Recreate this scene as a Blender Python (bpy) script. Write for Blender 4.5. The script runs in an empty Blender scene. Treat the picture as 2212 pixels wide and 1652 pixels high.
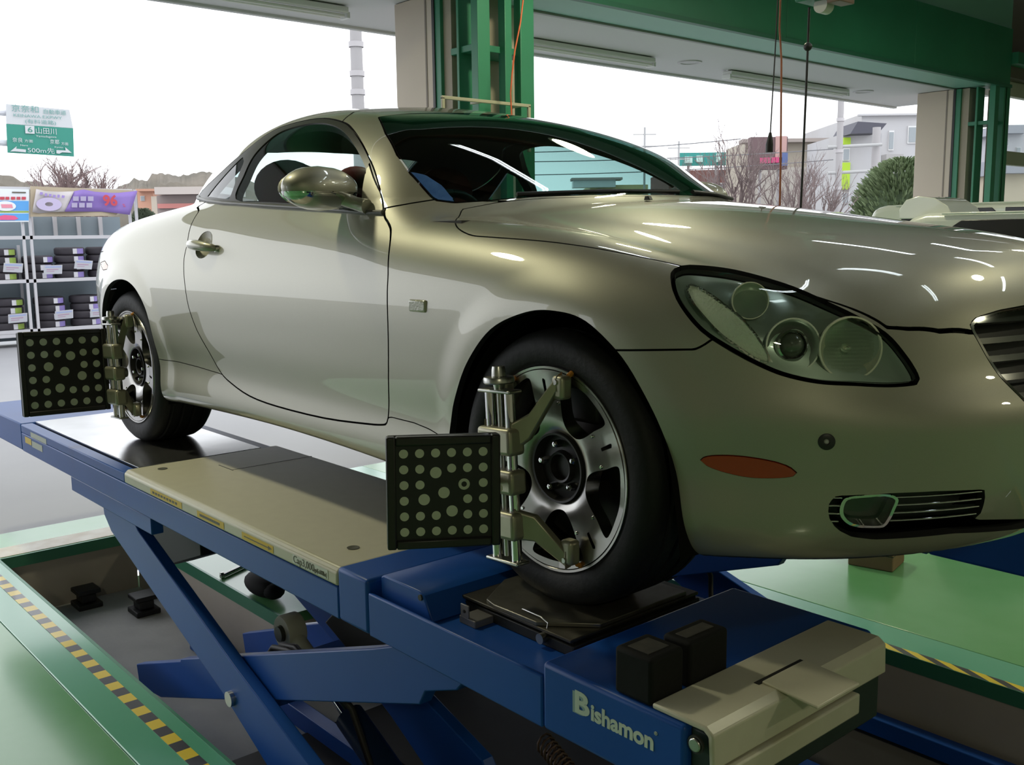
import bpy, bmesh, math, random
import numpy as np
from mathutils import Vector, Matrix
random.seed(7); rng=np.random.default_rng(7)
S=bpy.context.scene; COL=S.collection
# ------------------------------------------------------------------ camera
CAMP=np.array([1.64304,-2.42685,.85938]); YAW,PITCH,ROLL,FPX=.855842,.147323,.012454,2141.94
_f=np.array([-math.sin(YAW)*math.cos(PITCH),math.cos(YAW)*math.cos(PITCH),-math.sin(PITCH)])
_r=np.cross(_f,[0,0,1]); _r/=np.linalg.norm(_r); _d=np.cross(_f,_r)
_r2=math.cos(ROLL)*_r+math.sin(ROLL)*_d; _d2=-math.sin(ROLL)*_r+math.cos(ROLL)*_d
CAMR=np.array([_r2,_d2,_f])
cd=bpy.data.cameras.new('camera'); cam=bpy.data.objects.new('camera',cd); COL.objects.link(cam)
cd.sensor_width=36; cd.lens=FPX*36/2212; cd.clip_start=.05; cd.clip_end=600
cam.matrix_world=Matrix([[_r2[0],-_d2[0],-_f[0],CAMP[0]],[_r2[1],-_d2[1],-_f[1],CAMP[1]],[_r2[2],-_d2[2],-_f[2],CAMP[2]],[0,0,0,1]])
S.camera=cam
# ------------------------------------------------------------------ sky, exposure
w=bpy.data.worlds.new('overcast_sky'); S.world=w; w.use_nodes=True
bg=w.node_tree.nodes['Background']; bg.inputs[0].default_value=(.93,.96,1,1); bg.inputs[1].default_value=2.25
S.view_settings.view_transform='Standard'; S.view_settings.look='None'; S.view_settings.exposure=0; S.view_settings.gamma=1
S.view_settings.use_curve_mapping=False
S.cycles.max_bounces=8; S.cycles.transparent_max_bounces=24; S.cycles.use_denoising=True
S.cycles.sample_clamp_indirect=6
FLOOR=-.8
def at(u,v,X=None,Y=None,Z=None):
    """point where the sight line of photo pixel (u,v) meets a plane"""
    d=np.array([(u-1106)/FPX,(v-826)/FPX,1])@CAMR
    i,val=(0,X) if X is not None else (1,Y) if Y is not None else (2,Z)
    return CAMP+d*(val-CAMP[i])/d[i]
FH=np.array([-math.sin(YAW),math.cos(YAW),0]); RH=np.array([math.cos(YAW),math.sin(YAW),0])
def far(u,v,D):
    """point of the sight line of photo pixel (u,v) at horizontal distance D ahead"""
    d=np.array([(u-1106)/FPX,(v-826)/FPX,1])@CAMR
    return CAMP+d*D/(d@FH)
# ------------------------------------------------------------------ materials
MATS={}
def mat(name,col=(.5,.5,.5),rough=.5,metal=0,coat=0,coatr=.03,spec=.5,emit=None,estr=0,noise=None,bump=None,alpha=1,trans=0,sub=None):
    """noise=(scale,amount,colour2[,detail]) blends a second colour; bump=(scale,strength)"""
    if name in MATS: return MATS[name]
    m=bpy.data.materials.new(name); m.use_nodes=True; nt=m.node_tree; b=nt.nodes['Principled BSDF']
    b.inputs['Base Color'].default_value=(*col,1); b.inputs['Roughness'].default_value=rough; b.inputs['Metallic'].default_value=metal
    b.inputs['Coat Weight'].default_value=coat; b.inputs['Coat Roughness'].default_value=coatr; b.inputs['Specular IOR Level'].default_value=spec
    b.inputs['Transmission Weight'].default_value=trans
    if emit: b.inputs['Emission Color'].default_value=(*emit,1); b.inputs['Emission Strength'].default_value=estr
    tc=nt.nodes.new('ShaderNodeTexCoord')
    if noise:
        n=nt.nodes.new('ShaderNodeTexNoise'); n.inputs['Scale'].default_value=noise[0]; n.inputs['Detail'].default_value=noise[3] if len(noise)>3 else 6
        nt.links.new(tc.outputs['Object'],n.inputs['Vector'])
        r=nt.nodes.new('ShaderNodeValToRGB'); r.color_ramp.elements[0].position=.5-.35*(1-noise[1]); r.color_ramp.elements[1].position=.5+.35*(1-noise[1])+.05
        mx=nt.nodes.new('ShaderNodeMixRGB'); mx.inputs[1].default_value=(*col,1); mx.inputs[2].default_value=(*noise[2],1)
        nt.links.new(n.outputs['Fac'],r.inputs[0]); nt.links.new(r.outputs[0],mx.inputs[0]); nt.links.new(mx.outputs[0],b.inputs['Base Color'])
    if bump:
        n=nt.nodes.new('ShaderNodeTexNoise'); n.inputs['Scale'].default_value=bump[0]; n.inputs['Detail'].default_value=4
        nt.links.new(tc.outputs['Object'],n.inputs['Vector'])
        bp=nt.nodes.new('ShaderNodeBump'); bp.inputs['Strength'].default_value=bump[1]; bp.inputs['Distance'].default_value=.01
        nt.links.new(n.outputs['Fac'],bp.inputs['Height']); nt.links.new(bp.outputs[0],b.inputs['Normal'])
    MATS[name]=m; return m
def glass(name,tint=(.8,.92,.9),ior=1.5,rough=0,bump=None):
    """thin pane: tinted straight-through light plus a fresnel reflection"""
    if name in MATS: return MATS[name]
    m=bpy.data.materials.new(name); m.use_nodes=True; nt=m.node_tree; nt.nodes.clear()
    o=nt.nodes.new('ShaderNodeOutputMaterial'); t=nt.nodes.new('ShaderNodeBsdfTransparent'); g=nt.nodes.new('ShaderNodeBsdfGlossy'); f=nt.nodes.new('ShaderNodeFresnel'); x=nt.nodes.new('ShaderNodeMixShader')
    t.inputs[0].default_value=(*tint,1); g.inputs['Roughness'].default_value=rough; f.inputs[0].default_value=ior
    ge=nt.nodes.new('ShaderNodeNewGeometry'); mi=nt.nodes.new('ShaderNodeMix'); mi.inputs[2].default_value=ior; mi.inputs[3].default_value=1/ior
    nt.links.new(ge.outputs['Backfacing'],mi.inputs[0]); nt.links.new(mi.outputs[0],f.inputs[0])
    nt.links.new(f.outputs[0],x.inputs[0]); nt.links.new(t.outputs[0],x.inputs[1]); nt.links.new(g.outputs[0],x.inputs[2]); nt.links.new(x.outputs[0],o.inputs[0])
    if bump:
        tc=nt.nodes.new('ShaderNodeTexCoord'); n=nt.nodes.new('ShaderNodeTexWave'); n.inputs['Scale'].default_value=bump[0]
        nt.links.new(tc.outputs['Object'],n.inputs['Vector'])
        bp=nt.nodes.new('ShaderNodeBump'); bp.inputs['Strength'].default_value=bump[1]; bp.inputs['Distance'].default_value=.002
        nt.links.new(n.outputs['Fac'],bp.inputs['Height']); nt.links.new(bp.outputs[0],g.inputs['Normal'])
    MATS[name]=m; return m

# ------------------------------------------------------------------ mesh helpers
def tag(o,label=None,cat=None,group=None,kind=None):
    if label: o['label']=label
    if cat: o['category']=cat
    if group: o['group']=group
    if kind: o['kind']=kind
    return o
def empty(name,loc=(0,0,0),parent=None,rz=0):
    o=bpy.data.objects.new(name,None); COL.objects.link(o); o.location=loc; o.rotation_euler=(0,0,rz); o.empty_display_size=.1
    if parent: o.parent=parent
    return o
def link(name,me,m=None,parent=None):
    o=bpy.data.objects.new(name,me); COL.objects.link(o)
    if m is not None and len(me.materials)==0: me.materials.append(m)
    if parent: o.parent=parent
    return o
def dup(o,parent=None,**kw):
    c=o.copy(); COL.objects.link(c)
    if parent is not None: c.parent=parent
    for k,v in kw.items(): setattr(c,k,v)
    for ch in list(o.children): dup(ch,c)
    return c
class MB:
    def __init__(s): s.v=[]; s.f=[]; s.mi=[]; s.cm=0
    def add(s,vs,fs):
        n=len(s.v); s.v+=[tuple(map(float,q)) for q in vs]; s.f+=[tuple(n+i for i in f) for f in fs]; s.mi+=[s.cm]*len(fs); return s
    def box(s,lo,hi,M=None):
        x0,y0,z0=lo; x1,y1,z1=hi
        v=[(x0,y0,z0),(x1,y0,z0),(x1,y1,z0),(x0,y1,z0),(x0,y0,z1),(x1,y0,z1),(x1,y1,z1),(x0,y1,z1)]
        if M is not None: v=[M@Vector(q) for q in v]
        return s.add(v,[(0,3,2,1),(4,5,6,7),(0,1,5,4),(1,2,6,5),(2,3,7,6),(3,0,4,7)])
    def prism(s,poly,lo,hi,axis='y',M=None):
        """poly in the two remaining axes (cyclic order xz for y, xy for z, yz for x), extruded lo..hi"""
        n=len(poly); mk={'y':lambda a,b,t:(a,t,b),'z':lambda a,b,t:(a,b,t),'x':lambda a,b,t:(t,a,b)}[axis]
        v=[mk(a,b,lo) for a,b in poly]+[mk(a,b,hi) for a,b in poly]
        if M is not None: v=[M@Vector(q) for q in v]
        area=sum(poly[i][0]*poly[(i+1)%n][1]-poly[(i+1)%n][0]*poly[i][1] for i in range(n))
        fl=(area>0)^(axis=='y')
        f=[tuple(range(n))[::-1],tuple(range(n,2*n))]+[(i,(i+1)%n,n+(i+1)%n,n+i) for i in range(n)]
        if not fl: f=[q[::-1] for q in f]
        return s.add(v,f)
    def tube(s,path,r,n=10,cap=True):
        P=[Vector(q) for q in path]; k=len(P); rs=r if isinstance(r,(list,tuple)) else [r]*k
        up=Vector((0,0,1)); T0=(P[1]-P[0]).normalized()
        if abs(T0.dot(up))>.9: up=Vector((1,0,0))
        U=(up-T0*up.dot(T0)).normalized(); vs=[]
        for i in range(k):
            T=((P[min(i+1,k-1)]-P[max(i-1,0)])).normalized(); U=(U-T*U.dot(T)).normalized(); V=T.cross(U)
            for j in range(n):
                a=2*math.pi*j/n; vs.append(P[i]+(U*math.cos(a)+V*math.sin(a))*rs[i])
        fs=[(i*n+j,i*n+(j+1)%n,(i+1)*n+(j+1)%n,(i+1)*n+j) for i in range(k-1) for j in range(n)]
        if cap: fs+=[tuple(range(n))[::-1],tuple((k-1)*n+j for j in range(n))]
        return s.add(vs,fs)
    def cyl(s,a,b,r,n=16): return s.tube([a,b],r,n)
    def lathe(s,prof,n=48,M=None,arc=None):
        """prof (radius, height) about local Z"""
        k=len(prof); full=arc is None; a0,a1=(0,2*math.pi) if full else arc; m=n if full else n+1; vs=[]
        for i in range(m):
            a=a0+(a1-a0)*i/n
            for r,h in prof:
                q=Vector((r*math.cos(a),r*math.sin(a),h)); vs.append(M@q if M is not None else q)
        fs=[]
        for i in range(n):
            j=(i+1)%m
            for t in range(k-1): fs.append((i*k+t,j*k+t,j*k+t+1,i*k+t+1))
        return s.add(vs,fs)
    def ellipsoid(s,c,r,nu=24,nv=14,M=None):
        vs=[];fs=[]
        for i in range(nv+1):
            t=math.pi*i/nv
            for j in range(nu):
                a=2*math.pi*j/nu; q=Vector((c[0]+r[0]*math.sin(t)*math.cos(a),c[1]+r[1]*math.sin(t)*math.sin(a),c[2]+r[2]*math.cos(t)))
                vs.append(M@q if M is not None else q)
        for i in range(nv):
            for j in range(nu): fs.append((i*nu+j,(i+1)*nu+j,(i+1)*nu+(j+1)%nu,i*nu+(j+1)%nu))
        return s.add(vs,fs)
    def mesh(s,name,smooth=30):
        me=bpy.data.meshes.new(name); me.from_pydata(s.v,[],s.f)
        if any(s.mi): me.polygons.foreach_set('material_index',s.mi)
        me.validate(); me.update()
        if smooth:
            me.shade_smooth(); me.set_sharp_from_angle(angle=math.radians(smooth))
        return me
    def build(s,name,m,parent=None,bevel=0,seg=2,smooth=30,mats=()):
        me=s.mesh(name,smooth); me.materials.append(m)
        for q in mats: me.materials.append(q)
        o=link(name,me,None,parent)
        if bevel:
            b=o.modifiers.new('bevel','BEVEL'); b.width=bevel; b.segments=seg; b.limit_method='ANGLE'; b.angle_limit=math.radians(40); b.harden_normals=False
        return o
def cyl_along(axis,c,r,h):
    M=Matrix.Translation(Vector(c))
    if axis=='y': M=M@Matrix.Rotation(math.pi/2,4,'X')     # local +Z -> -Y
    if axis=='x': M=M@Matrix.Rotation(math.pi/2,4,'Y')
    return M
def text_mesh(body,size,name,extr=.0005,bold=0,shear=0,space=1):
    cu=bpy.data.curves.new(name,'FONT'); cu.body=body; cu.size=size; cu.extrude=extr; cu.offset=bold; cu.shear=shear; cu.space_character=space
    cu.align_x='CENTER'; cu.align_y='CENTER'; cu.resolution_u=4
    o=bpy.data.objects.new(name,cu); COL.objects.link(o); dg=bpy.context.evaluated_depsgraph_get(); me=bpy.data.meshes.new_from_object(o.evaluated_get(dg))
    bpy.data.objects.remove(o); bpy.data.curves.remove(cu); me.name=name; return me
def text(name,body,size,m,loc,xdir,ydir,parent=None,width=None,**kw):
    """flat lettering; xdir reading direction, ydir up"""
    me=text_mesh(body,size,name,**kw); me.materials.clear(); me.materials.append(m); sx=1
    if width and len(me.vertices):
        xs=[v.co.x for v in me.vertices]; sx=width/(max(xs)-min(xs))
    X=Vector(xdir).normalized(); Yv=Vector(ydir).normalized(); Zv=X.cross(Yv); L=Vector(loc)
    for v in me.vertices: v.co=L+X*(v.co.x*sx)+Yv*v.co.y+Zv*v.co.z
    return link(name,me,None,parent)

class Spl:
    """natural cubic spline, clamped linear outside"""
    def __init__(s,pts):
        p=np.array(pts,float); o=p[:,0].argsort(); s.x=p[o,0]; s.y=p[o,1]
        x,y=s.x,s.y; n=len(x); h=np.diff(x); A=np.eye(n); r=np.zeros(n)
        for i in range(1,n-1):
            A[i,i-1]=h[i-1];A[i,i]=2*(h[i-1]+h[i]);A[i,i+1]=h[i]
            r[i]=6*((y[i+1]-y[i])/h[i]-(y[i]-y[i-1])/h[i-1])
        s.m=np.linalg.solve(A,r)
        s.d0=(y[1]-y[0])/h[0]-h[0]*s.m[1]/6; s.d1=(y[-1]-y[-2])/h[-1]+h[-1]*s.m[-2]/6
    def __call__(s,t):
        t=np.asarray(t,float); i=np.clip(np.searchsorted(s.x,t)-1,0,len(s.x)-2)
        h=s.x[i+1]-s.x[i]; a=(s.x[i+1]-t)/h; b=1-a
        v=a*s.y[i]+b*s.y[i+1]+((a**3-a)*s.m[i]+(b**3-b)*s.m[i+1])*h*h/6
        v=np.where(t<s.x[0],s.y[0]+(t-s.x[0])*s.d0,v)
        return np.where(t>s.x[-1],s.y[-1]+(t-s.x[-1])*s.d1,v)
def smax(a,b,k):
    h=np.clip(.5+.5*(a-b)/k,0,1); return b+(a-b)*h+k*h*(1-h)
def smin(a,b,k): return -smax(-a,-b,k)
def sramp(t,e): return .5*(t+np.sqrt(t*t+e*e))
def gau(t,s): return np.exp(-(t/s)**2)
XF=Spl([(.1,.72),(.15,.775),(.2,.815),(.27,.85),(.36,.875),(.45,.885),(.5,.882),(.55,.852),(.6,.828),(.66,.813),(.72,.802),(.8,.78),(1,.72)])
XR=Spl([(.1,-3.4),(.2,-3.5),(.4,-3.6),(.6,-3.62),(.8,-3.57),(.95,-3.5),(1.1,-3.4)])
BW=Spl([(.1,.83),(.15,.845),(.21,.872),(.26,.886),(.31,.884),(.36,.88),(.45,.893),(.55,.903),(.65,.907),(.72,.902),(.8,.884),(.88,.855),(.96,.815),(1.05,.76)])
HC=Spl([(-1.2,1.03),(-.6,.985),(-.3,.962),(0,.93),(.3,.89),(.5,.86),(.65,.825),(.78,.775),(.9,.70)])
YH=Spl([(-1,.66),(-.6,.64),(0,.6),(.3,.56),(.5,.52),(.7,.45),(.9,.36)])
ZF=Spl([(-.9,.93),(-.6,.912),(-.3,.89),(0,.857),(.25,.81),(.45,.76),(.6,.71),(.8,.62)])
BELT=Spl([(-.6,.935),(-1,.955),(-1.5,.985),(-2,1.012),(-2.4,.992),(-2.8,.955),(-3.1,.93),(-3.4,.905),(-3.7,.87)])
ROOF=Spl([(-.3,1.0),(-.6,1.11),(-.9,1.222),(-1.2,1.3),(-1.5,1.348),(-1.8,1.366),(-2.1,1.338),(-2.4,1.255),(-2.7,1.14),(-3,1.02),(-3.3,.9)])
GW=Spl([(.85,.835),(.95,.80),(1.05,.752),(1.15,.695),(1.25,.625),(1.35,.53),(1.45,.4)])
ZB=Spl([(-3.8,.3),(-3.4,.24),(-3,.2),(-2.3,.205),(-.6,.2),(0,.17),(.5,.185),(.9,.2)])
def F_low(x,y,z):
    ay=np.sqrt(y*y+1e-6)
    n=2.35+.5*np.clip((-1-x)/1.2,0,1)
    b=BW(z)+.006*gau(x-.02,.5)+.008*gau(x+2.62,.55)-.008*gau(x+1.3,.6)*np.clip(1-(z-.3)/.1*0,0,1)
    xcf,xcr=.05,-2.5
    ux=np.maximum(x-xcf,0)/(XF(z)-xcf)+np.maximum(xcr-x,0)/(xcr-XR(z))
    # arch flares
    for xa in(.02,-2.62):
        d=np.hypot(x-xa,z-.325); b=b+.010*np.clip((.47-d)/.09,0,1)**2*(3-2*np.clip((.47-d)/.09,0,1))*(z<.9)
    r=(ux**n+(ay/b)**n)**(1/n)
    fs=(r-1)*.88
    hood=HC(x)-.03*(ay/.5)**2-.42*sramp(ay-YH(x),.10)
    fen=ZF(x)-1.1*(ay-.74)**2
    hf=smax(hood,fen,.05)
    w=np.clip((x+.95)/.4,0,1); w=w*w*(3-2*w)
    T=hf*w+(BELT(x)-.35*(ay-.74)**2*(ay>.0))*(1-w)
    ft=z-T
    return smax(smax(fs,ft,.13),ZB(x)-z,.04)
def F_green(x,y,z):
    ay=np.sqrt(y*y+1e-6)
    gw=GW(z)-.28*sramp(-1.78-x,.25)**2-.03*gau(x+.6,.3)
    fs=ay-gw
    fr=z-(ROOF(x)-.048*(ay/.5)**2)
    k=(.75-.45*np.clip((z-.97)/.27,0,1.2))
    fw=(x-(-.36-(z-.97)*2.12-k*ay*ay))*.42
    f=smax(smax(fs,fr,.14),fw,.03)
    return smax(f,.85-z,.02)
def F_car(x,y,z):
    return smin(F_low(x,y,z),F_green(x,y,z),.035)
def grad(F,P,h=1e-3):
    g=np.empty_like(P)
    for i in range(3):
        a=P.copy();b=P.copy();a[:,i]+=h;b[:,i]-=h
        g[:,i]=(F(*a.T)-F(*b.T))/(2*h)
    return g
def surface_net(F,lo,hi,h):
    ax=[np.arange(lo[i],hi[i]+h,h) for i in range(3)]
    n=[len(a) for a in ax]
    V=F(ax[0][:,None,None],ax[1][None,:,None],ax[2][None,None,:])
    V=np.broadcast_to(V,n); S=V<0
    cnt=np.zeros([k-1 for k in n]);acc=np.zeros([k-1 for k in n]+[3])
    sl=lambda o:tuple(slice(o[i],n[i]-1+o[i]) for i in range(3))
    idx=np.stack(np.meshgrid(*[np.arange(k-1) for k in n],indexing='ij'),-1).astype(float)
    for a in range(3):
        b,c=[(1,2),(2,0),(0,1)][a]
        for i in(0,1):
            for j in(0,1):
                o=[0,0,0];o[b]=i;o[c]=j;o2=list(o);o2[a]=1
                va=V[sl(o)];vb=V[sl(o2)];m=(va<0)!=(vb<0)
                t=np.where(m,va/np.where(m,va-vb,1),0)
                q=np.zeros_like(acc);q[...,a]=t;q[...,b]=i;q[...,c]=j
                acc+=q*m[...,None];cnt+=m
    act=cnt>0; ids=-np.ones(act.shape,int);ids[act]=np.arange(act.sum())
    P=np.array(lo)+h*(idx[act]+acc[act]/cnt[act][:,None])
    quads=[]
    for a in range(3):
        b,c=[(1,2),(2,0),(0,1)][a]
        o=[slice(1,n[i]-1) for i in range(3)];o[a]=slice(0,n[a]-1)
        o2=list(o);o2[a]=slice(1,n[a])
        s0=S[tuple(o)];s1=S[tuple(o2)];m=s0!=s1
        w=np.argwhere(m); w[:,b]+=1;w[:,c]+=1   # grid index (b,c offset by slice start 1)
        def cid(db,dc):
            q=w.copy();q[:,b]+=db;q[:,c]+=dc;return ids[q[:,0],q[:,1],q[:,2]]
        q=np.stack([cid(-1,-1),cid(0,-1),cid(0,0),cid(-1,0)],1)
        fl=~s0[m]; q[fl]=q[fl][:,::-1]
        quads.append(q)
    Q=np.concatenate(quads)
    for _ in range(4):
        g=grad(F,P);f=F(*P.T);P=P-g*(f/np.maximum((g*g).sum(1),1e-3))[:,None]*.9
    N=grad(F,P);N/=np.linalg.norm(N,axis=1)[:,None]
    return P,Q,N
# --- meshes as (points, normals, triangles); cutting along a signed field
def cut(mesh,phi):
    P,N,T=mesh; ins=phi[T]<0; k=ins.sum(1); out=[T[k==3]]; ed={}
    newP=[];newN=[];base=len(P)
    def cuttri(sel,two):
        t=T[sel]; i=ins[sel]
        odd=(~i if two else i).argmax(1); r=np.arange(len(t))
        a=t[r,odd];b=t[r,(odd+1)%3];c=t[r,(odd+2)%3]; return a,b,c
    pairs=[];a2,b2,c2=cuttri(k==2,True);a1,b1,c1=cuttri(k==1,False)
    E=np.concatenate([np.stack([a2,b2],1),np.stack([a2,c2],1),np.stack([a1,b1],1),np.stack([a1,c1],1)])
    if len(E):
        Es=np.sort(E,1); U,inv=np.unique(Es,axis=0,return_inverse=True); inv=inv.ravel()
        fa=phi[U[:,0]];fb=phi[U[:,1]];t=(fa/(fa-fb))[:,None]
        nP=P[U[:,0]]*(1-t)+P[U[:,1]]*t; nN=N[U[:,0]]*(1-t)+N[U[:,1]]*t; nN/=np.linalg.norm(nN,axis=1)[:,None]+1e-12
        ids=base+inv; n2=len(a2);n1=len(a1)
        ab2=ids[:n2];ac2=ids[n2:2*n2];ab1=ids[2*n2:2*n2+n1];ac1=ids[2*n2+n1:]
        out+=[np.stack([ab2,b2,c2],1),np.stack([ab2,c2,ac2],1),np.stack([a1,ab1,ac1],1)]
        P=np.concatenate([P,nP]);N=np.concatenate([N,nN])
    T2=np.concatenate(out)
    used=np.unique(T2); mp=-np.ones(len(P),int); mp[used]=np.arange(len(used))
    return P[used],N[used],mp[T2]
def sdpoly(Q,poly):
    poly=np.array(poly,float); n=len(poly); d=np.full(len(Q),1e9); inside=np.zeros(len(Q),bool)
    for i in range(n):
        a=poly[i];b=poly[(i+1)%n];e=b-a;w=Q-a; L=(e@e)+1e-12
        t=np.clip((w@e)/L,0,1)[:,None]; d=np.minimum(d,((w-t*e)**2).sum(1))
        c=((a[1]<=Q[:,1])!=(b[1]<=Q[:,1])); xx=a[0]+(Q[:,1]-a[1])*e[0]/(e[1] if abs(e[1])>1e-12 else 1e-12)
        inside^=c&(Q[:,0]<xx)
    return np.where(inside,-1,1)*np.sqrt(d)
XZ=lambda P:P[:,[0,2]]; XY=lambda P:P[:,[0,1]]; YZ=lambda P:P[:,[1,2]]
DG=lambda P:np.stack([(P[:,0]+P[:,1])*.7071,P[:,2]],1)
def field(mesh,proj,poly): return sdpoly(proj(mesh[0]),poly)
def split(mesh,phi,g=.0025): return cut(mesh,phi+g),cut(mesh,-phi+g)
def mirror(m): return m[0]*[1,-1,1],m[1]*[1,-1,1],m[2][:,::-1]
def join(*ms):
    P=[];N=[];T=[];b=0
    for m in ms: P.append(m[0]);N.append(m[1]);T.append(m[2]+b);b+=len(m[0])
    return np.concatenate(P),np.concatenate(N),np.concatenate(T)
def offset(m,d): return m[0]+m[1]*d,m[1],m[2]
def smooth_curve(pts,n=6,closed=True):
    """Catmull-Rom refinement of a 2D outline"""
    p=np.array(pts,float);k=len(p);o=[]
    for i in range(k if closed else k-1):
        a,b,c,d=(p[(i-1)%k],p[i],p[(i+1)%k],p[(i+2)%k]) if closed else (p[max(i-1,0)],p[i],p[i+1],p[min(i+2,k-1)])
        for t in np.arange(n)/n: o.append(.5*((2*b)+(c-a)*t+(2*a-5*b+4*c-d)*t*t+(3*b-a-3*c+d)*t**3))
    if not closed:o.append(p[-1])
    return np.array(o)
def shell(name,mesh,m,parent=None,flange=.016,edge=None,keep_mid=True):
    """mesh object with exact normals; open borders are folded inwards by `flange`"""
    P,N,T=mesh
    me=bpy.data.meshes.new(name); V=[P];NN=[N];F=[T];mi=[np.zeros(len(T),int)]
    if flange:
        e=np.concatenate([T[:,[0,1]],T[:,[1,2]],T[:,[2,0]]]); key=np.sort(e,1); u,ix,c=np.unique(key,axis=0,return_index=True,return_counts=True)
        be=e[ix[c==1]]
        if keep_mid: be=be[~((abs(P[be[:,0],1])<2e-4)&(abs(P[be[:,1],1])<2e-4))]
        nb=len(be)
        if nb:
            A=P[be[:,0]];B=P[be[:,1]];na=N[be[:,0]];nb_=N[be[:,1]]
            lat=np.cross(B-A,(na+nb_)/2);lat/=np.linalg.norm(lat,axis=1)[:,None]+1e-12
            q=np.stack([A,B,B-nb_*flange,A-na*flange],1).reshape(-1,3); o=len(P)+4*np.arange(nb)
            V.append(q);NN.append(np.repeat(lat,4,0)); F.append(np.stack([o+1,o,o+3],1));F.append(np.stack([o+1,o+3,o+2],1));mi+= [np.ones(nb,int)]*2
    V=np.concatenate(V);NN=np.concatenate(NN);F=np.concatenate(F);mi=np.concatenate(mi)
    me.vertices.add(len(V));me.vertices.foreach_set('co',V.ravel());me.loops.add(3*len(F));me.loops.foreach_set('vertex_index',F.ravel().astype(np.int32))
    me.polygons.add(len(F));me.polygons.foreach_set('loop_start',np.arange(0,3*len(F),3,dtype=np.int32))
    me.materials.append(m); me.materials.append(edge or m); me.polygons.foreach_set('material_index',mi.astype(np.int32))
    me.update(); me.shade_smooth(); me.normals_split_custom_set_from_vertices(NN.tolist())
    return link(name,me,None,parent)

# ------------------------------------------------------------------ lamps of the workshop and two added fill lamps (hung below the roof, above the frame)
def st(name,mb,m,parent=None,bevel=0,**kw):
    o=mb.build(name,m,parent,bevel=bevel,**kw)
    if parent is None: o['kind']='structure'
    return o
SHADE=mat('lamp_shade_enamel',(.30,.36,.32),.4); CEIL=mat('dark_roof_deck',(.10,.085,.075),.7); 
def bay_lamp(x,y,z=3.35,power=26,lab=None):
    L=empty('high_bay_or_fill_lamp',(x,y,z)); tag(L,lab,'lamp','high-bay and added fill lamps under the workshop roof')
    mb=MB(); mb.lathe([(.02,.30),(.06,.28),(.07,.16),(.13,.10),(.24,0),(.235,0),(.125,.09),(.06,.15)],32); mb.build('shade',SHADE,L,smooth=50)
    mb=MB(); mb.cyl((0,0,.28),(0,0,4.25-z),.008,6); mb.build('suspension',SHADE,L)
    mb=MB(); mb.ellipsoid((0,0,.07),(.05,.05,.07),16,10); mb.build('bulb',mat('lit_bulb',(1,1,.9),.3,emit=(1,.96,.66),estr=40),L,smooth=80)
    d=bpy.data.lights.new('lamp_light','AREA'); d.shape='DISK'; d.size=.40; d.energy=power; d.color=(1,.96,.66)
    o=bpy.data.objects.new('lamp_light',d); COL.objects.link(o); o.parent=L; o.location=(0,0,-.005)
for x,y,lab in ((-2.9,-1.7,'hanging bell lamp over the car tail'),(-2.9,2.8,'hanging bell lamp beside the green column'),(1.7,2.6,'hanging bell lamp beyond the car nose'),(5.4,-5.2,'added fill lamp in the near inner corner'),(-1.2,7.4,'hanging bell lamp over the white van'),(5.8,3.2,'added fill lamp by the back wall')): bay_lamp(x,y,lab=lab,power=34 if x==1.7 else 62 if x>5 else 50)  # inner corner and back wall lamps are added, unseen fill for walls and bumper
TUBE=mat('lit_fluorescent_tube',(1,1,1),.3,emit=(.85,.95,1),estr=15); BATTEN=mat('white_batten',(.75,.76,.74),.45)
def batten(a,b,z,lab,lit=True,grp='tube lamps under the workshop roof'):
    a=Vector((*a,z));b=Vector((*b,z)); L=empty('tube_lamp',((a.x+b.x)/2,(a.y+b.y)/2,z)); tag(L,lab,'lamp',grp)
    d=(b-a); l=d.length; M=Matrix.Rotation(math.atan2(d.y,d.x),4,'Z')
    mb=MB(); mb.box((-l/2,-.07,0),(l/2,.07,.05),M); mb.box((-l/2,-.02,.05),(l/2,.02,.07),M); mb.build('lamp_body',BATTEN,L,bevel=.01)
    for s in (-.035,.035):
        mb=MB(); mb.cyl(M@Vector((-l/2+.03,s,-.02)),M@Vector((l/2-.03,s,-.02)),.014,10); mb.build('tube',TUBE if lit else mat('unlit_tube',(.80,.80,.76),.35),L)
    for s in (-1,1):
        mb=MB(); mb.box((s*l/2-.015,-.06,-.04),(s*l/2+.015,.06,.01),M); mb.build('tube_socket',BATTEN,L,bevel=.004)
for i,(y,lab) in enumerate(((.9,'lit tube lamp row above the car bonnet'),(3.9,'lit tube lamp row between the two bays'),(6.6,'lit tube lamp row over the next bay'))):
    for k,x in enumerate((-1.6,.4,2.4)): batten((x-.62,y),(x+.62,y),3.6,lab+(' toward the door',' in the middle',' toward the back wall')[k])
# ------------------------------------------------------------------ floor, pits
FG=mat('green_epoxy_floor',(.095,.33,.10),.22,0,.35,.12,noise=(1.6,.1,(.19,.43,.22),8),bump=(3,.03)); FB=mat('green_floor_band',(.10,.38,.24),.2,0,.35,.12,noise=(1.3,.1,(.16,.44,.30),8))
CONC=mat('worn_concrete',(.42,.40,.40),.38,noise=(2.2,.2,(.55,.53,.52),8),bump=(30,.1)); PITW=mat('cream_pit_wall',(.50,.45,.39),.75,noise=(3,.3,(.40,.35,.30),8)); PITF=mat('dusty_pit_floor',(.52,.51,.49),.8,noise=(5,.3,(.40,.39,.38),8),bump=(40,.15))
P0y,P1y=.455,1.175; PX0,PX1=-3.95,2.6; FX0,FX1=-4.45,8; IXE=-2.2
fl=empty('floor'); tag(fl,kind='structure')
def slab(name,x0,x1,y0,y1,m,th=.05,z=FLOOR): mb=MB(); mb.box((x0,y0,z-th),(x1,y1,z)); return mb.build(name,m,fl,bevel=.004)
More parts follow.
